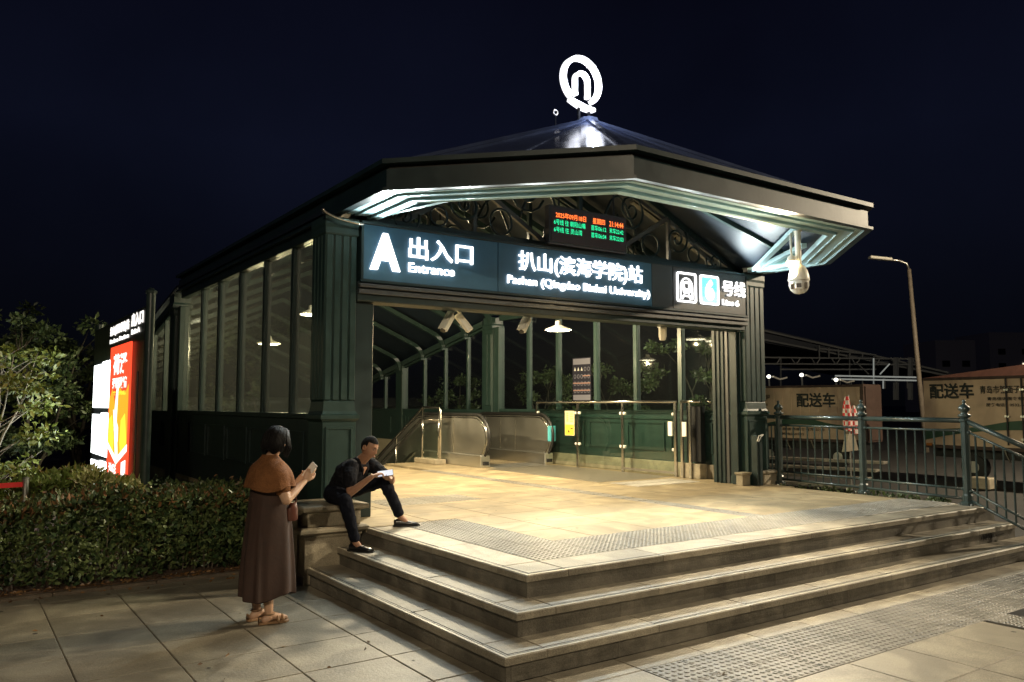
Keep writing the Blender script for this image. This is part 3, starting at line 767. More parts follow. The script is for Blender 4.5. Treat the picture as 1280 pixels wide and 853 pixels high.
st_text('Entrance', .76, 1.38, 3.315, 3.425, .010, 'white word Entrance')
st_text('扒山(滨海学院)站', 2.33, 4.50, 3.455, 3.745, .006, 'white characters of the station name')
st_text('Pashan (Qingdao Binhai University)', 2.16, 4.64, 3.27, 3.41, .004, 'white English station name')
st_text('号线', 6.21, 6.74, 3.46, 3.70, .006, 'white characters for line')
st_text('Line 6', 6.20, 6.58, 3.31, 3.40, .015, 'white words Line 6')
# the lit letters throw their light forward
for u_, v_ in ((.46, 3.38), (.85, 3.62), (1.55, 3.60), (2.60, 3.6), (3.45, 3.60), (4.35, 3.60), (5.41, 3.50), (6.45, 3.55)):
    spot('letter_light', (u_, YS-.03, v_), (0, -1, 0), (.88, 1.0, .99), 88, 172, sg)
# metro icon
def rrect(xa, xb, za, zb, r, n=4):
    pts = []
    for (cx_, cz_, a0) in ((xb-r, zb-r, 0), (xa+r, zb-r, PI/2), (xa+r, za+r, PI), (xb-r, za+r, 3*PI/2)):
        for i in range(n+1): pts.append((cx_+r*math.cos(a0+PI/2*i/n), cz_+r*math.sin(a0+PI/2*i/n)))
    return pts
def ringprism(outer, inner, ya, yb):
    n = len(outer); mb = MB()
    for y in (ya, yb):
        mb.v += [(u, y, v) for u, v in outer]+[(u, y, v) for u, v in inner]
    for i in range(n):
        j = (i+1) % n
        mb.f += [(i, j, n+j, n+i), (2*n+i, 3*n+i, 3*n+j, 2*n+j), (i, 2*n+i, 2*n+j, j), (n+i, n+j, 3*n+j, 3*n+i)]
    mb.mi = [0]*len(mb.f); return mb
ic = bpy.data.objects.new('metro_icon', None); COL.objects.link(ic); ic.parent = sg; ic['label'] = 'white outlined icon of a metro train'
ringprism(rrect(5.20, 5.62, 3.29, 3.74, .04), rrect(5.228, 5.592, 3.318, 3.712, .03), YS-.012, YS+.006).build('icon_border', LETTER, ic)
MB().tube([(5.285, YS, 3.34)]+[(5.41-.125*math.cos(PI*i/10), YS, 3.52+.135*math.sin(PI*i/10)) for i in range(11)]+[(5.535, YS, 3.34)], .011, 6).build('tunnel_arch', LETTER, ic)
ringprism(rrect(5.335, 5.485, 3.42, 3.61, .05), rrect(5.36, 5.46, 3.50, 3.575, .02), YS-.012, YS+.006).build('train_front', LETTER, ic)
g = MB(); g.beam((5.36, YS, 3.41), (5.32, YS, 3.34), .018, .02, (0, 1, 0)); g.beam((5.46, YS, 3.41), (5.50, YS, 3.34), .018, .02, (0, 1, 0)); g.box(5.36, 5.46, YS-.01, YS+.006, 3.375, 3.39); g.build('rails', LETTER, ic)
l6 = bpy.data.objects.new('line_number_badge', None); COL.objects.link(l6); l6.parent = sg; l6['label'] = 'sky blue badge with white number 6'
ringprism(rrect(5.70, 6.12, 3.29, 3.74, .04), rrect(5.728, 6.092, 3.318, 3.712, .03), YS-.012, YS+.006).build('badge_border', LETTER, l6)
MB().prism(rrect(5.73, 6.09, 3.32, 3.71, .03), 'y', YS-.002, YS+.006).build('badge_face', emis('badge blue', (.08, .50, .85), 1.6), l6)
text('6', (0, YS-.003, 0), (1, 0, 0), 5.81, 6.01, 3.355, 3.675, (0, -1, 0), LETTER, l6, .05, .01)
# ================================================================== LED BOARD
led = thing('led_display', (3.48, 3.4, 3.9), 'small black LED board with red date and green train times above the sign', 'display')
MB().box(2.80, 4.17, 3.36, 3.46, 3.885, 4.40).build('casing', mat('led casing', (.03, .028, .03), .5), led, bevel=.006)
MB().box(2.84, 4.13, 3.352, 3.359, 3.92, 4.365).build('screen', mat('led screen', (.045, .028, .032), .45, noise=.1), led)
LR = emis('red LED text', (1, .16, .03), 2.6, (.1, .02, .01)); LG = emis('green LED text', (.02, .95, .38), 1.3, (.01, .1, .03))
def lt(s, a, b, z0, z1, m): text(s, (0, 3.350, 0), (1, 0, 0), a, b, z0, z1, (0, -1, 0), m, led, .002)
lt('2025年09月18日', 2.90, 3.42, 4.235, 4.315, LR); lt('星期四', 3.54, 3.76, 4.235, 4.315, LR); lt('21:14:44', 3.84, 4.10, 4.235, 4.31, LR)
lt('6号线 往 朝阳山嘴', 2.87, 3.41, 4.14, 4.215, LG); lt('首车06:12', 3.51, 3.78, 4.14, 4.215, LG); lt('末车22:42', 3.84, 4.10, 4.14, 4.215, LG)
lt('6号线 往 灵山湾', 2.87, 3.35, 4.04, 4.115, LG); lt('首车06:04', 3.51, 3.78, 4.04, 4.115, LG); lt('末车22:03', 3.84, 4.10, 4.04, 4.115, LG)
g = MB(); g.cyl((3.0, 3.41, 4.40), (3.0, 3.41, 4.9), .012); g.cyl((3.97, 3.41, 4.40), (3.97, 3.41, 4.9), .012); g.build('hanger_rod', BLACKP, led)

# ================================================================== ROOF LOGO
lg = thing('roof_logo', (3.5, 3.53, 5.74), 'glowing white ring logo with arch standing on the canopy peak', 'logo sign')
LC = Vector((3.50, 3.53, 6.285))
def strip2d(pts, w0, y0, y1, name):
    """flat stroke of width w0 along 2-D points (x,z), extruded y0..y1"""
    n = len(pts); L_, R_ = [], []
    for i, p in enumerate(pts):
        a = Vector(pts[min(i+1, n-1)])-Vector(pts[max(i-1, 0)]); a = Vector(a).normalized(); nn = Vector((-a[1], a[0]))
        ww = w0[i] if isinstance(w0, list) else w0
        L_.append(Vector(p)+nn*ww/2); R_.append(Vector(p)-nn*ww/2)
    mb = MB()
    for y in (y0, y1): mb.v += [(q[0], y, q[1]) for q in L_]+[(q[0], y, q[1]) for q in R_]
    for i in range(n-1): mb.f += [(i, i+1, n+i+1, n+i), (2*n+i, 3*n+i, 3*n+i+1, 2*n+i+1), (i, 2*n+i, 2*n+i+1, i+1), (n+i, n+i+1, 3*n+i+1, 3*n+i)]
    mb.f += [(0, n, 3*n, 2*n), (n-1, 3*n-1, 4*n-1, 2*n-1)][:1]+[(n-1, 2*n-1+2*n, 2*n-1, n-1)][:0]; mb.f.append((n-1, 3*n-1, 4*n-1, 2*n-1)); mb.mi = [0]*len(mb.f)
    return mb.build(name, LOGOE, lg)
Rr, Wd = .322, .066
a0, a1 = math.radians(232), math.radians(-58)
strip2d([(LC.x+Rr*math.cos(a0+(a1-a0)*i/36), LC.z+Rr*1.0*math.sin(a0+(a1-a0)*i/36)) for i in range(37)], Wd, 3.49, 3.57, 'outer_ring')
strip2d([(LC.x-.115, LC.z-.23)]+[(LC.x-.115*math.cos(PI*i/14), LC.z-.0+.115*math.sin(PI*i/14)) for i in range(15)]+[(LC.x+.115, LC.z-.23)], .046, 3.49, 3.57, 'inner_arch')
strip2d([(LC.x-.22+.05*i, LC.z-.325-.055*math.sin((i/9-.15)*PI*.75)) for i in range(10)], [.05+.03*math.sin(PI*i/9) for i in range(10)], 3.49, 3.57, 'tail_swash')
MB().box(3.44, 3.47, 3.515, 3.545, 5.70, 5.93).build('support_post', BLACKP, lg)
MB().box(3.62, 3.65, 3.515, 3.545, 5.70, 5.93).build('support_post', BLACKP, lg)
point('logo_light', (3.5, 3.30, 6.22), (.78, .84, 1), 75, .0, lg)
rod = thing('lightning_rod', (3.1, 3.6, 5.5), 'tiny white ring on a thin rod left of the canopy peak', 'finial')
MB().tube([(3.1+.035*math.cos(2*PI*i/14), 3.6, 5.775+.035*math.sin(2*PI*i/14)) for i in range(14)], .010, 6, close=True).build('ring', WHITEP, rod)
MB().cyl((3.1, 3.6, 5.50), (3.1, 3.6, 5.735), .008, n=6).build('stem', BLACKP, rod)

# ================================================================== PTZ CAMERA + FLOOD LAMP
pz = thing('dome_camera', (4.83, 1.03, 3.88), 'white dome security camera hanging from the canopy edge on a pipe', 'security camera')
c = Vector((4.80, 1.02, 0))
MB().lathe((c.x, c.y, 3.865), [(.05, 0), (.05, .02)], 12).build('flange', CREAM, pz)
MB().cyl((c.x, c.y, 3.45), (c.x, c.y, 3.866), .036, n=12).build('pipe', CREAM, pz, smooth=True, angle=40)
MB().lathe((c.x, c.y, 3.27), [(.125, -.01), (.128, .0), (.120, .05), (.105, .11), (.075, .16), (.045, .19), (.04, .20)], 20).build('hood', CREAM, pz, smooth=True, angle=50)
MB().lathe((c.x, c.y, 3.10), [(.01, 0), (.06, .012), (.10, .05), (.118, .10), (.118, .155)], 20).build('camera_ball', WHITEP, pz, smooth=True, angle=50)
fv = Vector((CAMLOC.x-c.x, CAMLOC.y-c.y, 0)).normalized(); sv = Vector((-fv.y, fv.x, 0))
g = MB(); p = c+Vector((0, 0, 3.19))+fv*.085; g.beam(p, p+fv*.045, .085, .085); ob = g.build('lens_block', WHITEP, pz, bevel=.008)
g = MB(); p = c+Vector((0, 0, 3.19))+fv*.131; g.beam(p, p+fv*.006, .055, .05); g.build('lens', BLACKP, pz)
for s in (-1, 1):
    g = MB(); p = c+Vector((0, 0, 3.19))+fv*.075+sv*s*.078; g.beam(p, p+fv*.035, .035, .075); g.build('infrared_window', mat('dark lens cover', (.10, .08, .06), .2), pz, bevel=.006)
fl = thing('floodlight', (4.92, 1.10, 3.88), 'bright warm floodlight beside the dome camera under the canopy', 'lamp')
FLC = Vector((4.69, 1.05, 3.50))
MB().tube([(4.83, 1.14, 3.87), (4.83, 1.14, 3.50), (4.72, 1.13, 3.47)], .014, 8).build('bracket', CREAM, fl, smooth=True)
MB().lathe(FLC+Vector((.02, 0, .0)), [(.055, -.01), (.06, .0), (.045, .05), (.02, .07)], 14).build('lamp_housing', CREAM, fl, smooth=True, angle=50)
MB().lathe(FLC+Vector((.02, 0, -.045)), [(.02, -.03), (.05, -.012), (.062, .034)], 14).build('bulb', emis('warm bulb', (1, .70, .30), 40), fl, smooth=True)
FLOOD = FLC+Vector((.02, 0, -.11))
point('flood_glow', FLOOD, (1, .78, .46), 45, .05, fl)
spot('flood_beam', FLOOD, (-.72, -.42, -.60), (1, .84, .58), 1800, 150, fl, .05, .7)

# ================================================================== PENDANT LAMPS
PM = emis('pendant glow', (1, .86, .58), 14)
def pendant(x, y, z, label, watts):
    t = thing('pendant_lamp', (x, y, z), label, 'ceiling lamp', 'pendant lamps inside the station')
    MB().lathe((x, y, z), [(.24, 0), (.235, .015), (.12, .06), (.06, .09), (.05, .16), (.02, .17)], 20).build('shade', CREAM, t, smooth=True, angle=40)
    MB().lathe((x, y, z-.012), [(.20, 0), (.20, .010)], 20).build('diffuser', PM, t)
    top = RZ-abs(x-3.6)*(RZ-3.98)/3.70+rz(y)
    MB().cyl((x, y, z+.16), (x, y, top), .008, n=6).build('rod', BLACKP, t)
    point('pendant_light', (x, y, z-.10), (1, .79, .44), watts, .012, t)
pendant(5.4, 6.5, 3.11, 'round pendant lamp seen below the sign between the window mullions', 330)
pendant(1.8, 9.2, 3.41, 'round pendant lamp glowing through the first left window pane', 260)
pendant(1.8, 11.6, 3.02, 'round pendant lamp seen through the second left window pane', 300)

hb_ = thing('ceiling_floodlamp', (3.0, 6.6, 5.3), 'large warm ceiling lamp hanging from the roof ridge behind the sign', 'ceiling lamp')
MB().lathe((3.0, 6.6, 4.55), [(.30, 0), (.29, .02), (.16, .12), (.08, .18), (.06, .26)], 20).build('shade', CREAM, hb_, smooth=True, angle=40)
MB().lathe((3.0, 6.6, 4.535), [(.26, 0), (.26, .012)], 20).build('diffuser', PM, hb_)
MB().cyl((3.0, 6.6, 4.8), (3.0, 6.6, 5.28), .012, n=6).build('rod', BLACKP, hb_)
l = bpy.data.lights.new('ceiling_light', 'AREA'); l.shape = 'DISK'; l.size = .5; l.color = (1, .83, .55); l.energy = 500; l.spread = PI
o = bpy.data.objects.new('ceiling_light', l); COL.objects.link(o); o.parent = hb_; o.location = Vector((3.0, 6.6, 4.50))-wloc(hb_)
# ================================================================== BULLET CAMERAS UNDER THE LINTEL
def bullet(px, py, pz_, d, label):
    t = thing('bullet_camera', (px, py, 2.94), label, 'security camera', 'bullet cameras under the sign')
    p = Vector((px, py, pz_)); d = Vector(d).normalized()
    MB().beam(p-d*.14, p+d*.14, .10, .095).build('body', CREAM, t, bevel=.02)
    MB().beam(p-d*.15+Vector((0, 0, .055)), p+d*.18+Vector((0, 0, .055)), .12, .012).build('sun_shield', CREAM, t, bevel=.004)
    MB().cyl(p+d*.135, p+d*.150, .034, n=12).build('lens', BLACKP, t)
    MB().tube([p-d*.05+Vector((0, 0, .05)), p-d*.08+Vector((0, .02, .10)), (px-d.x*.08, py+.05, 2.945)], .018, 8).build('mount_arm', CREAM, t)
bullet(1.52, 3.80, 2.80, (-.62, -.25, -.80), 'cream bullet camera pointing down left, leftmost under the sign')
bullet(1.76, 3.80, 2.81, (.55, -.25, -.75), 'cream bullet camera pointing down right, beside the leftmost one')
bullet(2.72, 3.80, 2.84, (-.60, -.30, -.72), 'cream bullet camera on its own under the middle of the sign')
bullet(5.30, 3.80, 2.86, (.5, .5, -.6), 'small dim camera under the right part of the sign')

# ================================================================== ESCALATOR
es = thing('escalator', (6.0, 8.6, F), 'stainless steel escalator with black handrails leading down', 'escalator')
def bal(x, name='balustrade'):
    b = bpy.data.objects.new(name, None); COL.objects.link(b); b.parent = es; b.location = (0, 0, 0)
    R = .46; yc, zc = 9.02, 1.09; zt = zc+R; prof = []
    for i in range(13):
        t = math.radians(-70)+math.radians(160)*i/12; prof.append((yc-R*math.cos(t)*.95, zc+R*math.sin(t)))
    y2 = 11.5; prof += [(y2-.3, zt), (y2, zt-.03), (y2+.35, zt-.16)]
    def sl(y): return zt-.16-(y-y2-.35)*.55
    prof += [(19, sl(19))]
    low = [(19, sl(19)-.80), (y2+.35, F+.16-.02), (y2-.2, F+.24), (yc-.16, F+.24)]
    outer = prof
    inner = [(y+.0, z) for y, z in prof]
    MB().prism([(y+(.03 if y < 9.5 else 0), z-(.03)) for y, z in prof]+low, 'x', x-.045, x+.045).build('balustrade_panel', STEEL, b)
    MB().tube([(x, y, z+.012) for y, z in prof], .036, 8).build('handrail', BLACK, b, smooth=True)
    # polished newel band just inside the handrail
    MB().tube([(x, y+.055 if y < 9.2 else y, z-.055 if z > zc else z+.02) for y, z in prof[1:]], .050, 8).build('handrail_guide', STEELP, b, smooth=True)
    for yy in (9.9, 10.5, 11.1): MB().box(x-.047, x+.047, yy-.006, yy+.006, F+.25, zt-.10).build('panel_joint', STEELP, b)
    MB().box(x-.11, x+.11, 8.72, 11.3, F, F+.24).build('skirt', STEEL, b, bevel=.01)
    MB().prism([(11.3, F), (11.3, F+.24), (19, F+.24-.55*7.7), (19, F-.55*7.7-.3)], 'x', x-.11, x+.11).build('skirt_slope', STEEL, b)
    MB().box(x-.06, x+.06, 8.68, 8.722, F+.05, F+.12).build('sensor_slot', BLACKP, b)
    return b
bal(5.28); bal(6.88)
MB().box(5.40, 6.76, 8.5, 9.4, F-.02, F+.006).build('comb_plate', STEEL, es)
for i in range(10):
    MB().box(5.40, 6.76, 9.4+.4*i, 9.8+.4*i, F-.15-max(0, (i-3))*.22, F-.008-max(0, (i-3))*.22).build('escalator_step', mat('step metal', (.15, .15, .14), .45, metal=.8) if i == 0 else bpy.data.materials['step metal'], es)
MB().box(6.80, 6.96, 8.60, 8.66, 1.0, 1.32).build('safety_sticker', emis('sticker', (.1, .5, .45), .15, (.1, .45, .5)), es)
# steps of the stairs beside the escalator
stt = structure('stairs')
for i in range(16):
    slab('stair_tread', .08, 5.0, 10.9+.30*i, 11.2+.30*i, F-.05-.15*i-.0, .15, STONE, stt)

# ================================================================== STAIR HANDRAIL
hr = thing('stair_handrail', (5.0, 10.5, F), 'steel double handrail with glass panels at the head of the stairs', 'handrail')
x = 5.05
def HR(pts, r, name): return MB().tube(pts, r, 8).build(name, STEELP, hr, smooth=True)
HR([(x, 10.13, F), (x, 10.13, 1.66), (x, 10.17, 1.70), (x, 10.84, 1.71), (x, 10.92, 1.70), (x, 16, 1.70-.535*5.08)], .027, 'top_rail')
HR([(x, 10.15, 1.44), (x, 10.95, 1.44), (x, 11.02, 1.43), (x, 16, 1.43-.535*4.98)], .022, 'lower_rail')
for y in (10.20, 10.92, 12.2, 13.5):
    z1 = 1.70 if y < 11 else 1.70-.535*(y-10.92); z0 = F if y < 11 else F-.55*(y-10.92)
    HR([(x, y, z0), (x, y, z1)], .022, 'post')
for a, b in ((10.22, 10.88), (10.96, 12.15), (12.25, 13.45)):
    f = lambda y: 0 if y < 11 else .535*(y-10.92)
    MB().prism([(a, F+.10-f(a)), (b, F+.10-f(b)), (b, 1.36-f(b)), (a, 1.36-f(a))], 'x', x-.005, x+.005).build('glass_panel', GLASSB, hr)
for y in (10.24, 10.86):
    for z in (.72, 1.22): MB().lathe((x, y, z), [(.022, -.02), (.022, .02)], 8).build('clamp', STEELP, hr)
MB().box(4.86, 5.12, 10.0, 10.95, F, F+.10).build('stone_kerb', PLIN, hr, bevel=.01)

# ================================================================== GLASS BARRIER
gb = thing('glass_barrier', (6.9, 6.5, F), 'steel framed clear glass barrier along the right wall with a yellow notice', 'glass barrier')
x = 6.88
ys_ = [9.15, 7.76, 6.43, 5.08]
for i, y in enumerate(ys_): MB().box(x-.022, x+.022, y-.028, y+.028, F, 1.80).build('post', STEELP, gb, bevel=.004)
for y in (4.93, 4.74): MB().box(x-.02, x+.02, y-.025, y+.025, F, 1.80).build('post', STEELP, gb, bevel=.004)
MB().tube([(x, 9.15, 1.60), (x, 9.15, 1.79), (x, 9.12, 1.82), (x, 5.05, 1.82)], .025, 8).build('top_rail', STEELP, gb, smooth=True)
MB().tube([(x, 4.95, 1.82), (x, 4.5, 1.82)], .025, 8).build('top_rail', STEELP, gb, smooth=True)
MB().tube([(x+.2, 4.55, 1.82), (x+.2, 4.43, 1.82)], .022, 8).build('end_rail', STEELP, gb, smooth=True)
for a, b in zip(ys_[:-1], ys_[1:]):
    MB().box(x-.005, x+.005, b+.035, a-.035, F+.10, 1.76).build('glass_panel', GLASSB, gb)
    for yy in (a-.05, b+.05):
        for z in (.98, 1.60): MB().beam((x-.03, yy, z), (x+.03, yy, z), .055, .055).build('clamp', WHITEP, gb, bevel=.012)
MB().box(x-.02, x+.02, 5.1, 6.40, F+.05, F+.09).build('bottom_rail', STEELP, gb)
nb = MB().box(x-.014, x-.007, 7.86, 8.16, 1.14, 1.64).build('notice', mat('cream paper', (.80, .72, .42), .6), gb, label='cream notice sheet with yellow lower half')
YEL = mat('yellow paper', (.85, .62, .06), .6); ORG = mat('orange print', (.7, .25, .05), .6)
MB().box(x-.0165, x-.0145, 7.87, 8.15, 1.15, 1.36).build('yellow_half', YEL, nb)
g = MB()
for i in range(6): g.box(x-.0175, x-.0148, 7.89, 8.00, 1.60-.035*i-.012, 1.60-.035*i)
for i in range(5): g.box(x-.0175, x-.0148, 8.04, 8.12, 1.60-.04*i-.016, 1.60-.04*i)
g.build('printed_lines', ORG, nb)
g = MB(); g.prism([(8.00, 1.20), (8.06, 1.20), (8.03, 1.26)], 'x', x-.0185, x-.0170); g.box(x-.0185, x-.0170, 7.90, 7.97, 1.27, 1.29); g.build('warning_mark', BLACK, nb)
for y in (5.17, 4.84): MB().box(x-.05, x-.024, y-.05, y+.05, 1.22, 1.47).build('gate_lock_plate', CREAM, gb, bevel=.006)
MB().box(6.96, 7.08, 4.58, 4.90, F+.28, 1.74).build('black_cabinet', BLACKP, gb, bevel=.008)
MB().box(6.90, 7.08, 4.55, 5.02, F, F+.25).build('stone_block', PLIN, gb, bevel=.008)
# poster on the right wall glass
po = thing('window_poster', (7.14, 8.0, 1.85), 'poster of rows of small round symbols stuck on right window glass', 'poster')
xp = 7.175
MB().box(xp, xp+.008, 7.69, 8.28, 1.85, 2.74).build('sheet', mat('grey film', (.018, .018, .026),.9, spec=.05), po)
PG = mat('pale print', (.13, .13, .16),.9, spec=.05); PR = mat('pink print', (.26, .14, .11),.9, spec=.05); PW = mat('white print', (.40, .40, .40), .5)
MB().box(xp-.002, xp, 7.71, 8.26, 2.60, 2.72).build('heading_band', PG, po)
MB().box(xp-.002, xp, 7.71, 8.26, 1.86, 1.97).build('foot_band', PG, po)
g = MB(); 
for z in (2.35, 2.20, 2.05): g.box(xp-.002, xp, 7.71, 8.26 if z < 2.34 else 7.95, z, z+.022)
g.build('caption_bands', PR, po)
cir = MB(); whi = MB()
for r_ in range(4):
    z = 2.50-.15*r_
    for k in range(5):
        y = 8.20-.11*k
        if r_ == 0 and k < 3: whi.prism([(y-.03, z-.03), (y+.03, z-.03), (y, z+.045)], 'x', xp-.003, xp-.0005)
        else: cir.tube([(xp-.002, y+.034*math.cos(2*PI*i/10), z+.04*math.sin(2*PI*i/10)) for i in range(10)], .006, 4, close=True)
cir.build('round_symbols', PG, po)['kind'] = 'stuff'; whi.build('triangle_symbols', PW, po)

# ================================================================== BOLLARD AND BASE STONES BY RIGHT COLUMN
bo = thing('dark_bollard', (6.90, 3.34, F), 'flat dark green bollard with white edged top before the right column', 'bollard')
MB().box(6.80, 6.93, 3.28, 3.40, F, 1.29).build('post', GREEND, bo, bevel=.008)
MB().tube([(6.80, 3.275, 1.20), (6.83, 3.27, 1.28), (6.94, 3.27, 1.30)], .010, 6).build('edge_trim', WHITEP, bo)
MB().tube([(6.82, 3.27, 1.19), (6.87, 3.265, 1.26), (6.94, 3.265, 1.30)], .008, 6).build('edge_trim', WHITEP, bo)
b1 = mould(6.96, 7.34, 3.34, 3.60, [(0, F), (0, F+.16), (.025, F+.175), (.03, F+.19), (.03, F+.205), (.015, F+.215)]).build('base_stone', PLIN)
tag(b1, 'beige stone block at the foot of the right column by the fence', 'stone block')
b2 = mould(6.58, 6.76, 3.40, 3.52, [(0, F), (0, F+.16), (.015, F+.175), (.02, F+.19), (.02, F+.205)]).build('base_stone', PLIN)
tag(b2, 'small beige stone block between the jamb and the dark bollard', 'stone block')

# ================================================================== IRON FENCE
def fence_post(x, y, z, h, label=None):
    t = thing('fence_post', (x, y, z), label or '', 'fence post', 'green iron posts of the railing')
    p = h
    MB().lathe((x, y, z), [(.085, 0), (.085, .04), (.062, .05), (.062, .12), (.05, .14), (.05, p-.20), (.062, p-.19), (.062, p-.165), (.042, p-.15)], 8).build('shaft', IRON, t)
    MB().lathe((x, y, z+p-.15), [(.042, 0), (.075, .02), (.078, .04), (.045, .055), (.040, .08), (.068, .10), (.072, .125), (.055, .155), (.022, .175), (.018, .20), (.026, .215), (.010, .235)], 12).build('finial', IRON, t, smooth=True)
    for dx, dy in ((.06, .06), (-.06, .06), (.06, -.06), (-.06, -.06)): MB().lathe((x+dx*1.2, y+dy*1.2, z), [(.014, 0), (.014, .022), (.008, .03)], 6).build('bolt', STEELP, t)
    return t
FP = [(7.00, .22), (7.19, 1.75), (7.37, 3.30)]
H_ = 1.24
labs = ['railing post at the top right corner of the steps', 'railing post halfway along the platform edge', 'railing post beside the beige stone block at the right column']
for (x, y), l in zip(FP, labs): fence_post(x, y, F, H_, 'dark green iron '+l)
fence_post(7.75, 3.95, F, H_-.04, 'dark green iron railing post behind the right column')
fence_post(6.86, -.62, .34-.17, 1.22, 'dark green iron railing post down the steps at the right edge')
def fence(a, b, za, zb, n, label):
    t = thing('railing', ((a[0]+b[0])/2, (a[1]+b[1])/2, min(za, zb)), label, 'railing', 'green iron railing sections')
    A, B = Vector((*a, za)), Vector((*b, zb)); d = (B-A); d2 = Vector((d.x, d.y, 0)).normalized(); A = A+d*(.055/d.length); B = B-d*(.055/d.length)
    def bar(z, r, nm): MB().tube([A+Vector((0, 0, z)), B+Vector((0, 0, z))], r, 8).build(nm, IRON, t, smooth=True)
    bar(1.06, .032, 'top_rail'); bar(.93, .016, 'upper_rail'); bar(.20, .016, 'lower_rail'); bar(.08, .018, 'bottom_rail')
    h = .93-.08
    for i in range(n):
        p = A.lerp(B, (i+.7)/(n+.4))
        MB().cyl(p+Vector((0, 0, .08)), p+Vector((0, 0, .93)), .0125, n=6).build('baluster', IRON, t)
    for z in (.93, .20):
        for p in (A, B): MB().lathe(p+Vector((0, 0, z)), [(.01, -.025), (.028, -.01), (.028, .01), (.01, .025)], 8).build('collar', IRON, t)
fence(FP[1], FP[0], F, F, 10, 'green iron railing section nearest the step corner, before the gap between trucks')
fence(FP[2], FP[1], F, F, 10, 'green iron railing section nearest the right column, before the left truck')
fence(FP[0], (6.86, -.62), F, .17, 6, 'green iron railing section sloping down beside the steps')
fence((7.75, 3.95), FP[2], F, F, 4, 'short green iron railing section behind the right column')

# ================================================================== LEFT INFORMATION TOTEM
to = thing('information_board', (-1.5, 8.0, 0), 'tall dark information board with glowing white and red panels beside the hedge', 'information board')
xb = -1.58
MB().box(xb+.02, xb+.13, 6.15, 10.55, .35, 3.04).build('housing', mat('board housing', (.012, .016, .018), .4, noise=.2), to, bevel=.015)
MB().cyl((xb+.03, 5.88, .05), (xb+.03, 5.88, 3.16), .055, n=16).build('post', IRON, to, smooth=True, angle=40)
MB().lathe((xb+.03, 5.88, 3.16), [(.07, 0), (.07, .03), (.045, .05), (.02, .07)], 12).build('post_cap', IRON, to)
MB().cyl((xb+.12, 10.72, .05), (xb+.12, 10.72, 3.16), .075, n=12).build('post', IRON, to, smooth=True, angle=40)
MB().cyl((xb+.0, 6.40, .3), (xb+.0, 6.40, 2.2), .012, n=8).build('cable_pipe', STEELP, to)
EW = emis('white light box', (.93, 1.0, .98), 5.0, (.8, .8, .8)); 
for (z0, z1) in ((1.72, 2.42), (.97, 1.61), (.45, .86)):
    MB().box(xb, xb+.02, 9.46, 10.30, z0, z1).build('light_panel', EW, to)
    MB().box(xb, xb+.02, 8.70, 9.38, z0, z1+.03).build('light_panel', EW, to)
BL = mat('dark blue print', (.03, .08, .15), .5)
g = MB()
for (y, z) in ((9.2, 2.15), (9.05, 2.16), (8.9, 2.17), (9.25, 1.92), (8.85, 1.94), (10.1, 1.08), (10.0, 1.06), (10.1, 1.15)): g.box(xb-.003, xb, y-.05, y+.04, z, z+.03)
g.build('small_print', BL, to)
RED = emis('red light box', (.93, .07, .025), 1.25, (.5, .04, .02))
ORE = emis('orange light box', (1.0, .32, .02), 1.4, (.6, .2, .02)); YLE = emis('yellow light box', (1, .62, .04), 1.5, (.6, .4, .05)); WHE = emis('white print light', (1, .95, .88), 1.5)
ad = MB().box(xb-.02, xb+.0, 6.85, 8.50, .66, 2.62).build('advert_panel', RED, to, label='red and orange glowing advert with white lettering')
def yz(mb, pts, d): return mb.prism(pts, 'x', xb-.02-d, xb-.0205)
yz(MB(), [(8.45, 1.85), (8.2, 2.0), (7.9, 1.75), (7.6, 2.02), (7.2, 1.9), (6.9, 2.05), (6.9, 1.15), (7.7, .92), (8.45, 1.2)], .002).build('flame_shape', ORE, ad)
yz(MB(), [(8.4, 1.55), (8.15, 1.62), (7.95, 1.3), (7.95, 1.08), (8.2, 1.08), (8.4, 1.2)], .004).build('flame_shape', YLE, ad)
yz(MB(), [(7.4, 1.55), (7.1, 1.65), (6.95, 1.3), (7.0, 1.15), (7.35, 1.05), (7.45, 1.25)], .004).build('flame_shape', YLE, ad)
for pts in ([(8.48, 1.23), (8.48, 1.15), (7.68, .93), (6.88, 1.15), (6.88, 1.24), (7.68, 1.02)], [(7.95, 1.62), (7.8, 2.05), (7.68, 2.05), (7.74, 1.55), (7.55, 1.03), (7.75, 1.03), (7.9, 1.4)], [(8.05, 1.70), (7.6, 1.45), (7.6, 1.25), (7.9, 1.40)], [(7.25, .98), (6.95, 1.03), (6.95, .70), (7.25, .72)]):
    yz(MB(), pts, .006).build('white_streak', WHE, ad)
def adt(s, a, b, z0, z1, m): text(s, (xb-.024, 0, 0), (0, -1, 0), a, b, z0, z1, (-1, 0, 0), m, ad, .04)
adt('荷泽', -8.20, -7.05, 2.20, 2.50, WHE); adt('强烈激情', -8.22, -7.05, 2.00, 2.16, WHE); adt('欢迎光临', -8.15, -7.1, 1.905, 1.965, YLE); adt('油彩', -8.30, -7.65, .76, .93, WHE)
text('扒山(滨海学院)站', (xb+.015, 0, 0), (0, -1, 0), -8.83, -7.25, 2.80, 2.96, (-1, 0, 0), WHE, to, .03, .006)
text('Pashan Station', (xb+.015, 0, 0), (0, -1, 0), -8.83, -7.25, 2.70, 2.765, (-1, 0, 0), WHE, to, .03, .006)
text('出入口', (xb+.015, 0, 0), (0, -1, 0), -7.05, -6.25, 2.82, 3.0, (-1, 0, 0), WHE, to, .03, .006)
text('Exit A', (xb+.015, 0, 0), (0, -1, 0), -7.05, -6.45, 2.72, 2.79, (-1, 0, 0), WHE, to, .03, .006)

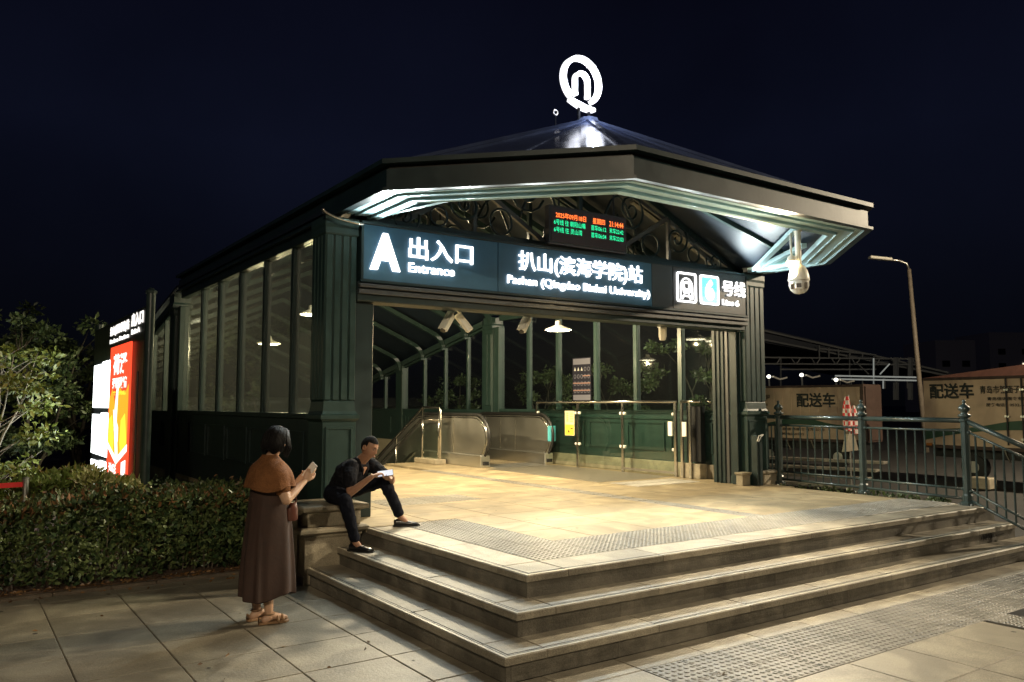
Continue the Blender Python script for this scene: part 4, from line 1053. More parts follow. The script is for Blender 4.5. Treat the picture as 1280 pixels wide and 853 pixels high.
# belt barrier behind the hedge on the left
bb = thing('belt_barrier', (-2.83, 5.6, .05), 'red belt on a small grey post behind the hedge at far left', 'barrier')
MB().cyl((-2.83, 5.6, .05), (-2.83, 5.6, .93), .032, n=12).build('post', STEEL, bb, smooth=True, angle=40)
MB().lathe((-2.83, 5.6, .90), [(.036, 0), (.036, .06), (.02, .065)], 12).build('post_head', STEEL, bb)
MB().prism([(-2.86, .915), (-2.86, .86), (-4.9, .83), (-4.9, .885)], 'y', 5.598, 5.604).build('belt', emis('red belt', (.8, .03, .02), .10, (.55, .02, .02)), bb)

# ================================================================== FOLIAGE
def leafmat(name, c1, c2, tl=.35):
    m = bpy.data.materials.new(name); m.use_nodes = True; t = m.node_tree; b = t.nodes['Principled BSDF']; L = t.links
    n = t.nodes.new('ShaderNodeTexNoise'); n.inputs['Scale'].default_value = 6; n.inputs['Detail'].default_value = 3
    g_ = t.nodes.new('ShaderNodeNewGeometry'); L.new(g_.outputs['Position'], n.inputs[0])
    r = t.nodes.new('ShaderNodeValToRGB'); r.color_ramp.elements[0].position = .35; r.color_ramp.elements[1].position = .65
    r.color_ramp.elements[0].color = (*c1, 1); r.color_ramp.elements[1].color = (*c2, 1)
    ri = g_.outputs['Random Per Island']; ad_ = t.nodes.new('ShaderNodeMath'); ad_.operation = 'ADD'
    ms = t.nodes.new('ShaderNodeMath'); ms.operation = 'MULTIPLY_ADD'; ms.inputs[1].default_value = .5; ms.inputs[2].default_value = -.25; L.new(ri, ms.inputs[0])
    L.new(n.outputs[0], ad_.inputs[0]); L.new(ms.outputs[0], ad_.inputs[1]); L.new(ad_.outputs[0], r.inputs[0]); L.new(r.outputs[0], b.inputs['Base Color'])
    b.inputs['Roughness'].default_value = .42
    return m
HG = leafmat('dark hedge leaf', (.035, .065, .025), (.13, .17, .06)); HR_ = leafmat('reddish young leaf', (.10, .075, .03), (.27, .13, .06))
LGm = leafmat('pale green leaf', (.10, .15, .03), (.24, .32, .08)); TG = leafmat('tree leaf', (.13, .17, .03), (.27, .32, .07)); DGm = leafmat('dark tree leaf', (.045, .075, .03), (.11, .15, .06))
def leaves(pos, nrm, size, asp=.5, jit=.5):
    """numpy leaf blades: 2 triangles folded on the midrib; returns verts, faces"""
    n = len(pos); d = rng.normal(size=(n, 3)); d /= np.linalg.norm(d, axis=1)[:, None]
    ax = nrm*(1-jit)+d*jit; ax /= np.linalg.norm(ax, axis=1)[:, None]+1e-9
    d2 = rng.normal(size=(n, 3)); sd = np.cross(ax, d2); sd /= np.linalg.norm(sd, axis=1)[:, None]+1e-9
    up = np.cross(sd, ax); L = (size*(.6+.8*rng.random(n)))[:, None]; W = L*asp*.5
    a = pos; tip = pos+ax*L; mid = pos+ax*L*.45
    l = mid+sd*W+up*W*.35; r = mid-sd*W+up*W*.35
    V = np.stack([a, l, tip, r], 1).reshape(-1, 3)
    F_ = (np.arange(n)*4)[:, None]+np.array([[0, 1, 2, 3]])
    return V, F_
def leafobj(name, parts, mats, parent, kind='stuff'):
    V = np.concatenate([p[0] for p in parts]); off = 0; Fs = []; mi = []
    for k, p in enumerate(parts): Fs.append(p[1]+off); off += len(p[0]); mi += [k]*len(p[1])
    Fa = np.concatenate(Fs).astype(np.int32); V = V-np.array(wloc(parent))[None]
    me = bpy.data.meshes.new(name); me.vertices.add(len(V)); me.vertices.foreach_set('co', V.astype(np.float32).ravel())
    # two triangles per leaf
    T = np.concatenate([Fa[:, [0, 1, 2]], Fa[:, [0, 2, 3]]]); mi2 = np.array(mi+mi, dtype=np.int32)
    me.loops.add(len(T)*3); me.loops.foreach_set('vertex_index', T.ravel()); me.polygons.add(len(T))
    me.polygons.foreach_set('loop_start', np.arange(len(T), dtype=np.int32)*3)
    for m in mats: me.materials.append(m)
    me.polygons.foreach_set('material_index', mi2); me.update(calc_edges=True); me.validate()
    o = bpy.data.objects.new(name, me); COL.objects.link(o); o.parent = parent
    if kind: o['kind'] = kind
    return o
def twigs(mb, base, top, n, r): 
    for _ in range(n):
        pass
# clipped hedge: leaves on and inside a lumpy box
hd = thing('hedge', (-3.5, 4.4, 0), 'low dark clipped hedge with reddish young tips along the pavement kerb', 'hedge')
def hedge_points(x0_, x1_, y0_, y1_, h, n, lump=.08):
    X = rng.uniform(x0_, x1_, n); which = rng.random(n)
    hh = h+.05*np.sin(X*2.1)+.035*np.sin(X*5.3+1)+.02*np.sin(X*11)
    yf_ = y0_+.06*np.sin(X*3.1+.5)+.04*np.sin(X*7.7)
    Y = np.where(which < .55, yf_+rng.gamma(1.2, .05, n), rng.uniform(y0_, y1_, n))
    Z = np.where(which < .55, .06+(hh-.06)*rng.random(n)**.85, hh-rng.gamma(1.2, .045, n)+rng.normal(0, .02, n))
    Y = np.where(which < .55, Y+.05*np.sin(Z*9+X*4), Y)
    N = np.where((which < .55)[:, None], np.array([[0, -1, .55]]), np.array([[0, -.25, 1.0]]))
    return np.stack([X, Y, Z], 1), N, hh
p, N, hh = hedge_points(-5.6, -.62, 3.98, 4.75, .80, 24000)
n_s = 1500; xs_ = rng.uniform(-5.5, -.7, 150)
for x_ in xs_:
    y_, top_ = rng.uniform(3.95, 4.7), rng.uniform(.78, .96); k_ = 12
    z_ = np.linspace(.68, top_, k_); q = np.stack([x_+rng.normal(0, .02, k_), y_+rng.normal(0, .02, k_), z_], 1)
    p = np.concatenate([p, q]); N = np.concatenate([N, np.tile([[.0, -.3, .8]], (k_, 1))+rng.normal(0, .5, (k_, 3))]); hh = np.concatenate([hh, np.full(k_, top_)])
red = (p[:, 2] > hh-.13) & (rng.random(len(p)) < .26) | (rng.random(len(p)) < .02)
leafobj('foliage', [leaves(p[~red], N[~red], .068, .48, .6), leaves(p[red], N[red], .070, .40, .45)], [HG, HR_], hd)
g = MB()
for _ in range(260):
    x = random.uniform(-5.5, -.7); y = random.uniform(4.05, 4.8); lean = random.uniform(-.12, .12)
    g.tube([(x, y, .03), (x+lean*.5, y+random.uniform(-.05, .05), .4), (x+lean, y, .8)], [.008, .006, .003], 4, caps=False)
g.build('stems', mat('hedge stem', (.09, .07, .05), .8), hd)['kind'] = 'stuff'
n_ = 420; X = rng.uniform(-4.5, -.8, n_); Y = 3.9-rng.gamma(1.2, .07, n_)+.06; Z = np.where(Y > 3.765, .042, .006)
q = np.stack([X, Y, Z], 1); Nn = rng.normal(size=(n_, 3))*np.array([[1, 1, .12]])
X2 = rng.uniform(-4, 7.5, 90); Y2 = rng.uniform(-2.6, 3.6, 90); ok_ = (X2 < -.75) | (Y2 < -.75); q2 = np.stack([X2, Y2, np.full(90, .006)], 1)[ok_]
q = np.concatenate([q, q2]); Nn = np.concatenate([Nn, rng.normal(size=(len(q2), 3))*np.array([[1, 1, .08]])])
lo_ = leafobj('fallen_leaves', [leaves(q, Nn, .045, .5, .05)], [leafmat('dry leaf', (.10, .05, .02), (.24, .13, .05))], None)
tag(lo_, 'dry brown fallen leaves scattered along the kerb and paving')
g = MB(); Rg = random.Random(9)
for _ in range(90):
    x, y = Rg.uniform(-4, 7), Rg.uniform(-3, 3.6)
    if x > -.7 and y > -1.7: continue
    r_ = Rg.uniform(.008, .022); k_ = 7; g.add([(x+r_*Rg.uniform(.7, 1.2)*math.cos(2*PI*i/k_), y+r_*Rg.uniform(.7, 1.2)*math.sin(2*PI*i/k_), .0025) for i in range(k_)], [tuple(range(k_))])
for _ in range(40):
    x, y = Rg.uniform(1.2, 6.8), Rg.uniform(1.2, 8)
    r_ = Rg.uniform(.008, .018); k_ = 7; g.add([(x+r_*math.cos(2*PI*i/k_), y+r_*math.sin(2*PI*i/k_), F+.0035) for i in range(k_)], [tuple(range(k_))])
tag(g.build('gum_spots', mat('old gum', (.06, .055, .045), .8)), 'small dark gum spots trodden into the paving', kind='stuff')
# second row: right end of hedge reaching to the station wall
hd2 = thing('hedge', (-.9, 5.5, 0), 'dark unlit hedge strip between the information board and the station wall', 'hedge')
p, N, hh = hedge_points(-1.25, -.15, 5.0, 7.8, .68, 6000)
leafobj('foliage', [leaves(p, N, .06, .5, .6)], [HG], hd2)
# paler lit shrub behind
sh = thing('leafy_shrub', (-3.0, 6.4, 0), 'pale green leafy shrub row lit behind the hedge at left', 'shrub')
p, N, hh = hedge_points(-4.6, -1.95, 5.75, 7.2, .84, 9000)
leafobj('foliage', [leaves(p, N, .085, .34, .5)], [LGm], sh)
sh2 = thing('leafy_shrub', (-2.0, 5.4, 0), 'small bright variegated shrub at the foot of the information board', 'shrub')
p, N, hh = hedge_points(-2.35, -1.72, 5.0, 5.9, .88, 1500)
leafobj('foliage', [leaves(p, N, .085, .4, .5)], [leafmat('bright variegated leaf', (.25, .28, .06), (.55, .50, .25))], sh2)

BARK = mat('pale bark', (.34, .30, .22), .8, noise=.25, nscale=12, bump=.4, bscale=40); BARKD = mat('dark bark', (.07, .06, .045), .85, noise=.3, nscale=10)
def tree(loc, h, spread, label, stems=4, nclump=26, leaf=.11, nl=260, lm=TG, dm=None, trunk_r=.05, seed=1, bark=BARK, zlow=.3, group=None, multi=True, asp=.5):
    R = random.Random(seed); t = thing('tree', loc, label, 'tree', group)
    g = MB(); tips = []; x, y, z = loc
    for s in range(stems):
        a = 2*PI*s/stems+R.uniform(-.5, .5); le = R.uniform(.25, .6)*spread if multi else R.uniform(.05, .15)*spread
        pts = [(x+R.uniform(-.1, .1), y+R.uniform(-.1, .1), z)]
        n = 6
        for i in range(1, n+1):
            f = i/n; pts.append((x+math.cos(a)*le*f**1.4+R.uniform(-.06, .06), y+math.sin(a)*le*f**1.4+R.uniform(-.06, .06), z+h*.92*f))
        g.tube(pts, [trunk_r*(1-.85*i/n) for i in range(n+1)], 6)
        tips.append(Vector(pts[-1]))
        for b_ in range(7):
            k = R.randint(1, n-1); p0 = Vector(pts[k]); aa = R.uniform(0, 2*PI); ln = R.uniform(.35, .8)*spread*(.5+.5*(1-abs(k/n-.5)))
            p1 = p0+Vector((math.cos(aa)*ln*.5, math.sin(aa)*ln*.5, h*.10)); p2 = p0+Vector((math.cos(aa)*ln, math.sin(aa)*ln, h*R.uniform(.08, .2)))
            g.tube([p0, p1, p2], [trunk_r*.35, trunk_r*.22, trunk_r*.08], 5); tips += [p2, p1.lerp(p2, .5)]
    g.build('trunk', bark, t, smooth=True)
    P1, N1 = [], []
    tips = [p for p in tips if p.z > z+zlow]; R.shuffle(tips)
    for c in tips[:nclump*3]:
        m = int(nl*R.uniform(.4, 1.2)); rr = R.uniform(.16, .38)*spread*.55
        q = rng.normal(size=(m, 3)); q /= np.linalg.norm(q, axis=1)[:, None]; q2 = q*(rng.random((m, 1))**.5)*rr*np.array([[1, 1, .62]])
        P1.append(np.array(c)[None]+q2); N1.append(q*np.array([[1, 1, .4]])+np.array([[0, 0, -.1]]))
    P1 = np.concatenate(P1); N1 = np.concatenate(N1)
    o = leafobj('crown', [leaves(P1, N1, leaf, asp, .55)], [lm], t)
    return t
tree((-3.05, 9.9, .05), 2.75, 1.35, 'multi-stemmed small tree with lit pale green leaves beside the information board', 7, 26, .10, 48, TG, seed=3, trunk_r=.032, zlow=.6)
tree((-4.9, 10.8, .05), 2.5, 1.3, 'small leafy tree at the far left edge of the picture', 6, 24, .10, 55, TG, seed=5, trunk_r=.03, zlow=.5)
tree((-2.2, 12.6, .05), 3.5, 1.5, 'tall thin dark tree rising just left of the information board', 3, 16, .11, 80, DGm, seed=8, trunk_r=.04, bark=BARKD)
tree((-5.0, 16.0, .05), 4.2, 2.2, 'dark tree standing behind the small lit trees on the left', 3, 18, .14, 110, DGm, seed=11, trunk_r=.07, bark=BARKD)
tree((-3.2, 18.5, .05), 4.4, 2.4, 'dark broad tree between the other dark trees on the left', 3, 18, .14, 110, DGm, seed=14, trunk_r=.07, bark=BARKD)
tree((-.8, 19.0, .05), 3.4, 2.0, 'dark tree behind the information board near the station wall', 3, 16, .14, 100, DGm, seed=15, trunk_r=.07, bark=BARKD)
# trees outside the right glass wall
gt = 'trees outside the right glass wall'
tree((9.6, 9.4, 0), 2.9, 1.3, 'leafy tree outside the right window panes behind the glass barrier', 3, 14, .10, 80, DGm, seed=21, trunk_r=.04, bark=BARKD)
tree((9.4, 6.6, 0), 3.3, 1.2, 'leafy tree outside the last right window pane before the column', 3, 14, .10, 80, DGm, seed=22, trunk_r=.04, bark=BARKD)
tree((9.8, 13.0, 0), 2.8, 1.3, 'leafy tree outside the windows above the escalator', 3, 14, .10, 80, DGm, seed=23, trunk_r=.04, bark=BARKD)
tree((9.4, 16.6, 0), 2.7, 1.3, 'leafy tree outside the sloping windows above the stairs', 3, 12, .10, 80, DGm, seed=24, trunk_r=.04, bark=BARKD)
# low plants behind the railing
vg = thing('ground_plants', (8.3, 3.0, 0), 'low dark shrubs growing just outside the iron railing', 'shrubs')
p, N, hh = hedge_points(7.6, 8.5, 1.2, 5.2, .42, 2600)
leafobj('foliage', [leaves(p, N, .07, .5, .6)], [HG], vg)
sl_ = tag(MB().box(7.9, 9.0, 3.2, 6.6, 0, .12).build('kerb_island', KERB), kind='structure')

# ================================================================== DELIVERY TRUCKS
CARD = mat('tan truck panel', (.58, .43, .29), .55, noise=.10, nscale=2, stain=.12, rnd=.03); TGR = mat('green truck stripe', (.02, .07, .04), .5); TBR = mat('brown door frame', (.055, .032, .024), .6, noise=.3)
INK = mat('black lettering', (.012, .016, .014), .6)
def truck(pa, pb, z0, z1, label, txts, ridge=0, ribs_=True, wave=True, endw=.9):
    """pa = left end (x,y) and pb = right end of the face toward the viewer"""
    A, B = Vector((*pa, 0)), Vector((*pb, 0)); u = (B-A).normalized(); L = (B-A).length; n = Vector((u.y, -u.x, 0))
    if n.dot(CAMLOC-A) < 0: n = -n
    t = thing('delivery_truck', tuple((A+B)/2), label, 'truck', 'tan delivery trucks beyond the railing')
    D = 1.15; bk = -n*D
    def bx(u0, u1, w0, w1, a, b, name, m, bevel=0):
        ps = [A+u*u0+n*w0, A+u*u1+n*w0, A+u*u1+n*w1, A+u*u0+n*w1]
        vs = [(q.x, q.y, a) for q in ps]+[(q.x, q.y, b) for q in ps]
        return MB().add(vs, [(0,3,2,1),(4,5,6,7),(0,1,5,4),(1,2,6,5),(2,3,7,6),(3,0,4,7)]).build(name, m, t, bevel=bevel)
    bd = bx(0, L, -D, 0, z0, z1, 'cargo_box', CARD, .01)
    k = 0; s = .16
    if ribs_:
        while k < L: bx(k, k+.018, 0, .012, z0+.02, z1-.03, 'panel_rib', CARD); k += .27
    bx(-.02, L+.02, 0, .02, z1-.05, z1+.015, 'roof_rail', TBR); bx(-.02, L+.02, 0, .03, z0-.06, z0+.02, 'bottom_rail', TBR)
    bx(L-.05, L+.04, -D-.02, .03, z0-.05, z1+.02, 'corner_post', TBR)
    bx(L+.04, L+.08, -D+.05, -.05, z0, z1-.04, 'rear_door', TBR)
    if ridge:
        ps = [A+n*0, B+n*0, B+bk, A+bk]
        v = [(q.x, q.y, z1+.017) for q in ps]+[((A+bk*.5).x, (A+bk*.5).y, z1+.05), ((B+bk*.5).x, (B+bk*.5).y, z1+ridge)]
        MB().add(v, [(0,1,5,4),(2,3,4,5),(1,2,5),(3,0,4)]).build('roof_tarp', mat('rust red tarp', (.12, .05, .035), .7, noise=.2), t)
    # wavy green stripe
    N_ = 30; mb = MB()
    for i in range(N_+1):
        f = i/N_; q = A+u*(L*f)+n*.022; h0 = z0+.42-.30*(2*f-1)**2; wd = .16+.05*math.cos(4*PI*f)
        mb.v += [(q.x, q.y, h0), (q.x, q.y, h0+wd)]
        if i: mb.f.append((2*i-2, 2*i, 2*i+1, 2*i-1)); mb.mi.append(0)
    mb.build('green_stripe', TGR, t)
    bx(.1, L-.1, -D+.2, -.25, z0-.28, z0-.062, 'chassis', BLACK)
    for f in (.22, .78):
        q = A+u*(L*f)-n*.30; 
        wh = MB().tube([q-n*.10, q+n*.10], .30, 16); 
        wh.v = [(a, b, c_2+.30) for a, b, c_2 in wh.v]; wo_ = wh.build('wheel', BLACK, t, smooth=True, angle=40)
        hb = MB().tube([q+n*.10, q+n*.115], .14, 12); hb.v = [(a, b, c_2+.30) for a, b, c_2 in hb.v]; hb.build('rim', STEEL, wo_)
    for f in (.40, .60): 
        q = A+u*(L*f); MB().beam((q+n*.02)+Vector((0, 0, z0-.02)), q+u*.12+n*.02+Vector((0, 0, z0-.32)), .04, .03).build('stand_leg', STEELP, t)
    for (s_, a, b, c0, c1) in txts:
        text(s_, tuple(A+n*.026), tuple(u), a, b, c0, c1, tuple(n), INK, t, .03 if c1-c0 > .2 else .015)
    return t
# pixel rays were turned into these ground points off line
truck((16.25, 11.35), (16.85, 7.72), .78, 2.30, 'tan delivery truck left of the lamp post, seen between column and railing', [('配送车', 1.80, 2.94, 1.68, 2.10), ('青岛市架面子工程', -.15, .98, 1.88, 2.06), ('青岛信诺面食有限公司', .1, .9, 1.72, 1.80), ('青岛信诺面食有限公司', 1.2, 2.6, 1.02, 1.10), ('订购电话0532', 1.2, 2.0, .88, .96)])
truck((16.2, 5.68), (15.75, .9), .78, 2.40, 'tan delivery truck with rust red top at the right edge of the picture', [('配送车', .18, 1.28, 1.90, 2.28), ('青岛市架面子工程', 1.42, 2.62, 2.02, 2.20), ('青岛信诺面食有限公司', 1.58, 2.70, 1.86, 1.94), ('服务电话：0532-66683222', 1.55, 2.75, 1.72, 1.80)], ridge=.55, ribs_=False)
tk2 = [o for o in bpy.data.objects if o.name.startswith('delivery_truck') and 'right edge' in o.get('label', '')][0]
A2, B2 = Vector((16.2, 5.68, 0)), Vector((15.75, .9, 0)); u2 = (B2-A2).normalized(); n2_ = Vector((u2.y, -u2.x, 0)); n2_ = n2_ if n2_.dot(CAMLOC-A2) > 0 else -n2_
for d_ in (2.02, 2.36):
    q_ = A2+u2*d_+n2_*.04; MB().tube([q_+Vector((0, 0, .86)), q_+Vector((0, 0, 2.36))], .018, 6).build('door_lock_bar', BLACK, tk2)
    for z_ in (1.0, 1.5, 2.1): MB().beam(q_-u2*.05+Vector((0, 0, z_)), q_+u2*.05+Vector((0, 0, z_)), .03, .04).build('bar_bracket', STEEL, tk2)
for d_ in (.05, 3.4): 
    q_ = A2+u2*d_+n2_*.03; MB().beam(q_+Vector((0, 0, .80)), q_+u2*.14+Vector((0, 0, .80)), .02, .06).build('side_marker', mat('dull orange lens', (.5, .18, .03), .3), tk2)
# checked cloth on a pole by the railing
cb = thing('checked_flag', (10.2, 3.85, 0), 'furled red and white checked flag on a pole behind the railing', 'flag')
CK = bpy.data.materials.new('red white check'); CK.use_nodes = True; t_ = CK.node_tree; ck = t_.nodes.new('ShaderNodeTexChecker'); ck.inputs['Scale'].default_value = 13
ck.inputs[1].default_value = (.55, .03, .03, 1); ck.inputs[2].default_value = (.6, .55, .5, 1); c3 = t_.nodes.new('ShaderNodeTexCoord'); t_.links.new(c3.outputs['Object'], ck.inputs[0]); t_.links.new(ck.outputs[0], t_.nodes['Principled BSDF'].inputs['Base Color']); t_.nodes['Principled BSDF'].inputs['Roughness'].default_value = .7
def flagfold(ox, top, bot, w0, w1, ph):
    mb = MB(); n = 12; m = 10
    for j in range(n+1):
        f = j/n; z = top+(bot-top)*f; ww = w0+(w1-w0)*math.sin(f*PI*.75)
        for i in range(m):
            t = 2*PI*i/m; r = ww*(1+.25*math.sin(3*t+ph+f*3))
            mb.v.append((10.2+ox+r*math.cos(t), 3.85+r*.6*math.sin(t), z))
    for j in range(n):
        for i in range(m): mb.f.append((j*m+i, j*m+(i+1) % m, (j+1)*m+(i+1) % m, (j+1)*m+i)); mb.mi.append(0)
    mb.build('cloth_fold', CK, cb, smooth=True)
flagfold(-.08, 1.92, 1.28, .04, .11, 0); flagfold(.12, 1.75, 1.22, .03, .10, 2)
MB().cyl((10.2, 3.87, 0), (10.2, 3.87, 1.95), .016, n=8).build('pole', STEEL, cb)
MB().prism([(9.98, .90), (10.42, .92), (10.30, 1.22), (10.10, 1.22)], 'y', 3.84, 3.90).build('base_board', PLIN, cb)
# pale slats (stacked kerb stones) beyond the railing
sk = thing('stone_stack', (11.5, 6.5, 0), 'low stack of long pale stone slats beyond the railing before the left truck', 'stone stack')
for i in range(4):
    MB().beam((10.8+.3*i, 8.2-.0*i, .10+.15*i), (11.7+.3*i, 4.6, .10+.15*i), .28, .06).build('slat', STONED, sk, bevel=.01)
cr_ = tag(MB().box(14.2, 14.55, 3.3, 3.75, 0, .24).build('crate', PLIN, bevel=.02), 'small tan crate on the road under the right truck', 'crate')

# ================================================================== STREET LAMP
sl = thing('street_lamp', (26.1, 11.1, 0), 'tall unlit street lamp with a single arm standing behind the trucks', 'street lamp')
MB().tube([(26.25, 11.05, 0), (25.95, 11.1, 3.4), (25.62, 11.1, 6.8)], [.10, .085, .07], 10).build('pole', mat('rusty lamp pole', (.24, .20, .155), .6, noise=.2), sl, smooth=True)
MB().tube([(25.62, 11.1, 6.8), (25.55, 11.15, 7.02), (25.3, 11.3, 7.12), (24.95, 11.5, 7.15)], .05, 8).build('arm', STEEL, sl, smooth=True)
MB().beam((25.05, 11.45, 7.16), (24.35, 11.9, 7.24), .26, .10).build('lamp_head', CREAM, sl, bevel=.03)

def near_lamp(x, y, ax, ay, watts, label, h=7.2, col=(1, .83, .58)):
    t = thing('street_lamp', (x, y, 0), label, 'street lamp')
    MB().tube([(x, y, 0), (x, y, h*.5), (x, y, h)], [.12, .10, .07], 10).build('pole', STEEL, t, smooth=True)
    MB().tube([(x, y, h), (x+ax*.4, y+ay*.4, h+.25), (x+ax, y+ay, h+.3)], .045, 8).build('arm', STEEL, t, smooth=True)
    MB().beam((x+ax*.8, y+ay*.8, h+.3), (x+ax*1.5, y+ay*1.5, h+.36), .26, .10).build('lamp_head', CREAM, t, bevel=.03)
    MB().beam((x+ax*.95, y+ay*.95, h+.245), (x+ax*1.4, y+ay*1.4, h+.285), .18, .02).build('lamp_glass', emis('street lamp glow', col, 20), t)
    point('lamp_light', (x+ax*1.15, y+ay*1.15, h+.18), col, watts, .15, t)
near_lamp(-8.5, -12.0, .9, .9, 3000, 'lit street lamp on the pavement behind the viewer')
near_lamp(19.5, -3.6, -.9, .5, 7500, 'lit street lamp across the road beyond the right edge of the picture')

# ================================================================== FAR CANOPY STRUCTURE
fc = thing('steel_shed', (52, 29, 0), 'long dark sloping steel truss roof structure far behind the trucks', 'shed')
TR_ = mat('far steel', (.16, .17, .18), .5); TRD = mat('far dark roof', (.035, .042, .06), .6)
def ray_pt(u, v, d): r = FW+RT*((u-640)/1009.4)-UPV*((v-426.5)/1009.4); return CAMLOC+r*d
def fp(u, v, d=58): return ray_pt(u, v, d)
g = MB(); a, b, c2, d2 = fp(930, 405), fp(1190, 466), fp(1190, 470), fp(930, 424)
bk = Vector((FW.x, FW.y, 0))*14
vs = [a, b, c2, d2, a+bk, b+bk, c2+bk, d2+bk]
MB().add(vs, [(0,1,2,3),(7,6,5,4),(0,4,5,1),(1,5,6,2),(2,6,7,3),(3,7,4,0)]).build('roof', TRD, fc)
for (v0, v1) in ((408, 466), (420, 470)): MB().beam(fp(930, v0, 57.5), fp(1185, v1, 57.5), .12, .12).build('roof_girder', TR_, fc)
for (ua, ub, va, vb) in ((955, 1150, 447, 449), (955, 1150, 455, 456), (1024, 1095, 436, 444), (975, 1095, 462, 462)): MB().beam(fp(ua, va, 57), fp(ub, vb, 57), .10, .10).build('girder', TR_, fc)
for i in range(14):
    u = 976+12.5*i; MB().beam(fp(u, 447, 57), fp(u+(6 if i % 2 else -6), 456, 57), .07, .07).build('truss_bar', TR_, fc)
for u in (1024, 1036, 1048, 1062, 1078, 1092): MB().beam(fp(u, 432+(u-1024)*.2, 57), fp(u, 447, 57), .08, .08).build('truss_post', TR_, fc)
for u, wd in ((1120, 1.1), (1138, 1.0), (976, .3), (1062, .25), (1093, .3)): MB().beam(fp(u, 447, 57), fp(u, 500, 57), wd*.25, wd*.25, up=(1, 0, 0)).build('post', TR_, fc)
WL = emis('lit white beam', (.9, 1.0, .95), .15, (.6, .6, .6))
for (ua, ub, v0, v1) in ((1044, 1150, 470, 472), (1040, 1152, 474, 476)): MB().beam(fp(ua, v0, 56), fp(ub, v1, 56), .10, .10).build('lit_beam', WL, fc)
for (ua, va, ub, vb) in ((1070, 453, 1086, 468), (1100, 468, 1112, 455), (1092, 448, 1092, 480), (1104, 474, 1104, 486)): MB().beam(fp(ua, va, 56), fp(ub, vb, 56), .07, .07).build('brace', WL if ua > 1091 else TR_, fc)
for u in range(1050, 1150, 14): MB().beam(fp(u, 472, 56), fp(u, 486, 56), .07, .07).build('rail_post', TR_, fc)
WK = emis('work light', (1, .93, .75), 4)
for (u, v, lab) in ((961, 471, 'bright work light close to the right column'), (1002, 469, 'bright work light above the left truck'), (1045, 475, 'bright work light where the white beams begin')):
    p = fp(u, v, 44); t = thing('work_light', tuple(p), lab, 'lamp', 'far work lights')
    MB().lathe(p, [(.02, -.10), (.09, -.06), (.11, 0), (.09, .06), (.02, .10)], 10).build('bulb', WK, t)
    MB().tube([p+Vector((.1, -.2, 0)), p+RT*.6+Vector((0, 0, -.15)), p+RT*1.0+Vector((0, 0, -.05))], .05, 6).build('arm', WHITEP, t)
    MB().cyl((p.x+.1, p.y-.05, 0), p, .05, n=6).build('pole', TR_, t)
# apartment blocks with few lit windows
AB = mat('far building wall', (.45, .45, .50), .9); WN = emis('lit window', (1, .85, .6), 1.2); WD = mat('dark window', (.008, .009, .012), .4)
def block(u0, u1, vtop, d, wins, label):
    A, B = fp(u0, 500, d), fp(u1, 500, d); A.z = B.z = 0; top = fp(u0, vtop, d).z
    u = (B-A).normalized(); L = (B-A).length; n = Vector((u.y, -u.x, 0)); n = n if n.dot(CAMLOC-A) > 0 else -n
    t = thing('apartment_building', tuple((A+B)/2), label, 'building', 'far dark apartment blocks')
    ps = [A, B, B-n*14, A-n*14]; vs = [(q.x, q.y, 0) for q in ps]+[(q.x, q.y, top) for q in ps]
    MB().add(vs, [(0,3,2,1),(4,5,6,7),(0,1,5,4),(1,2,6,5),(2,3,7,6),(3,0,4,7)]).build('wall', AB, t)
    nc, nr = max(2, int(L/4)), int(top/3.2)
    for i in range(nc):
        for j in range(1, nr):
            c_ = A+u*((i+.5)*L/nc)+n*.05
            m = WN if (i, j) in wins else WD
            MB().beam(c_-u*.8+Vector((0, 0, 3.2*j+.7)), c_+u*.8+Vector((0, 0, 3.2*j+.7)), .08, 1.3, up=(0, 0, 1)).build('window', m, t)
block(1172, 1222, 425, 170, {(0, 2), (0, 4), (2, 3)}, 'far dark apartment block just right of the street lamp')
block(1240, 1300, 415, 180, {(1, 3), (1, 5), (3, 2)}, 'far dark apartment block at the right edge')

# ================================================================== PEOPLE
SKIN = mat('skin', (.52, .32, .21), .5, noise=.08, nscale=20, trans=.12, bump=.05, bscale=150)
SKINM = mat('tanned skin', (.36, .19, .115), .5, noise=.08, nscale=20, trans=.12, bump=.05, bscale=150)
HAIR = mat('black hair', (.006, .005, .005), .6, spec=.18, noise=.3, nscale=30, stretch=(60, 60, 6), bump=.25, bscale=8)
HAIRS = mat('cropped black hair', (.010, .009, .009), .8, spec=.15, noise=.3, nscale=80, bump=.5, bscale=250)
SHIRT = mat('black cotton', (.006, .006, .009), .85, spec=.2, noise=.2, nscale=14, bump=.5, bscale=14)
TROU = mat('dark navy trousers', (.006, .007, .013), .9, spec=.15, noise=.2, nscale=14, bump=.45, bscale=16)
DRESS = mat('dark brown dress', (.042, .021, .015), .8, noise=.22, nscale=12, bump=.35, bscale=18)
SHAWL = mat('rust brown knit', (.185, .078, .030), .85, noise=.22, nscale=22, bump=.9, bscale=90, spec=.2)
SHOE = mat('black leather', (.010, .010, .012), .28, coat=.4); SAND = mat('tan sandal', (.26, .15, .075), .6, noise=.15)
def capsule(mb, a, b, ra, rb, n=12):
    a, b = Vector(a), Vector(b); d = (b-a).normalized(); pts, rs = [], []
    for i in range(4):
        t = PI/2*(1-i/4); pts.append(a-d*ra*math.sin(t)); rs.append(max(ra*math.cos(t), ra*.05))
    pts.append(a); rs.append(ra); pts.append(a.lerp(b, .5)); rs.append((ra+rb)/2); pts.append(b); rs.append(rb)
    for i in range(1, 5):
        t = PI/2*i/4; pts.append(b+d*rb*math.sin(t)); rs.append(max(rb*math.cos(t), rb*.05))
    mb.tube(pts, rs, n)
def limb(mb, pts, rs):
    for i in range(len(pts)-1): capsule(mb, pts[i], pts[i+1], rs[i], rs[i+1])
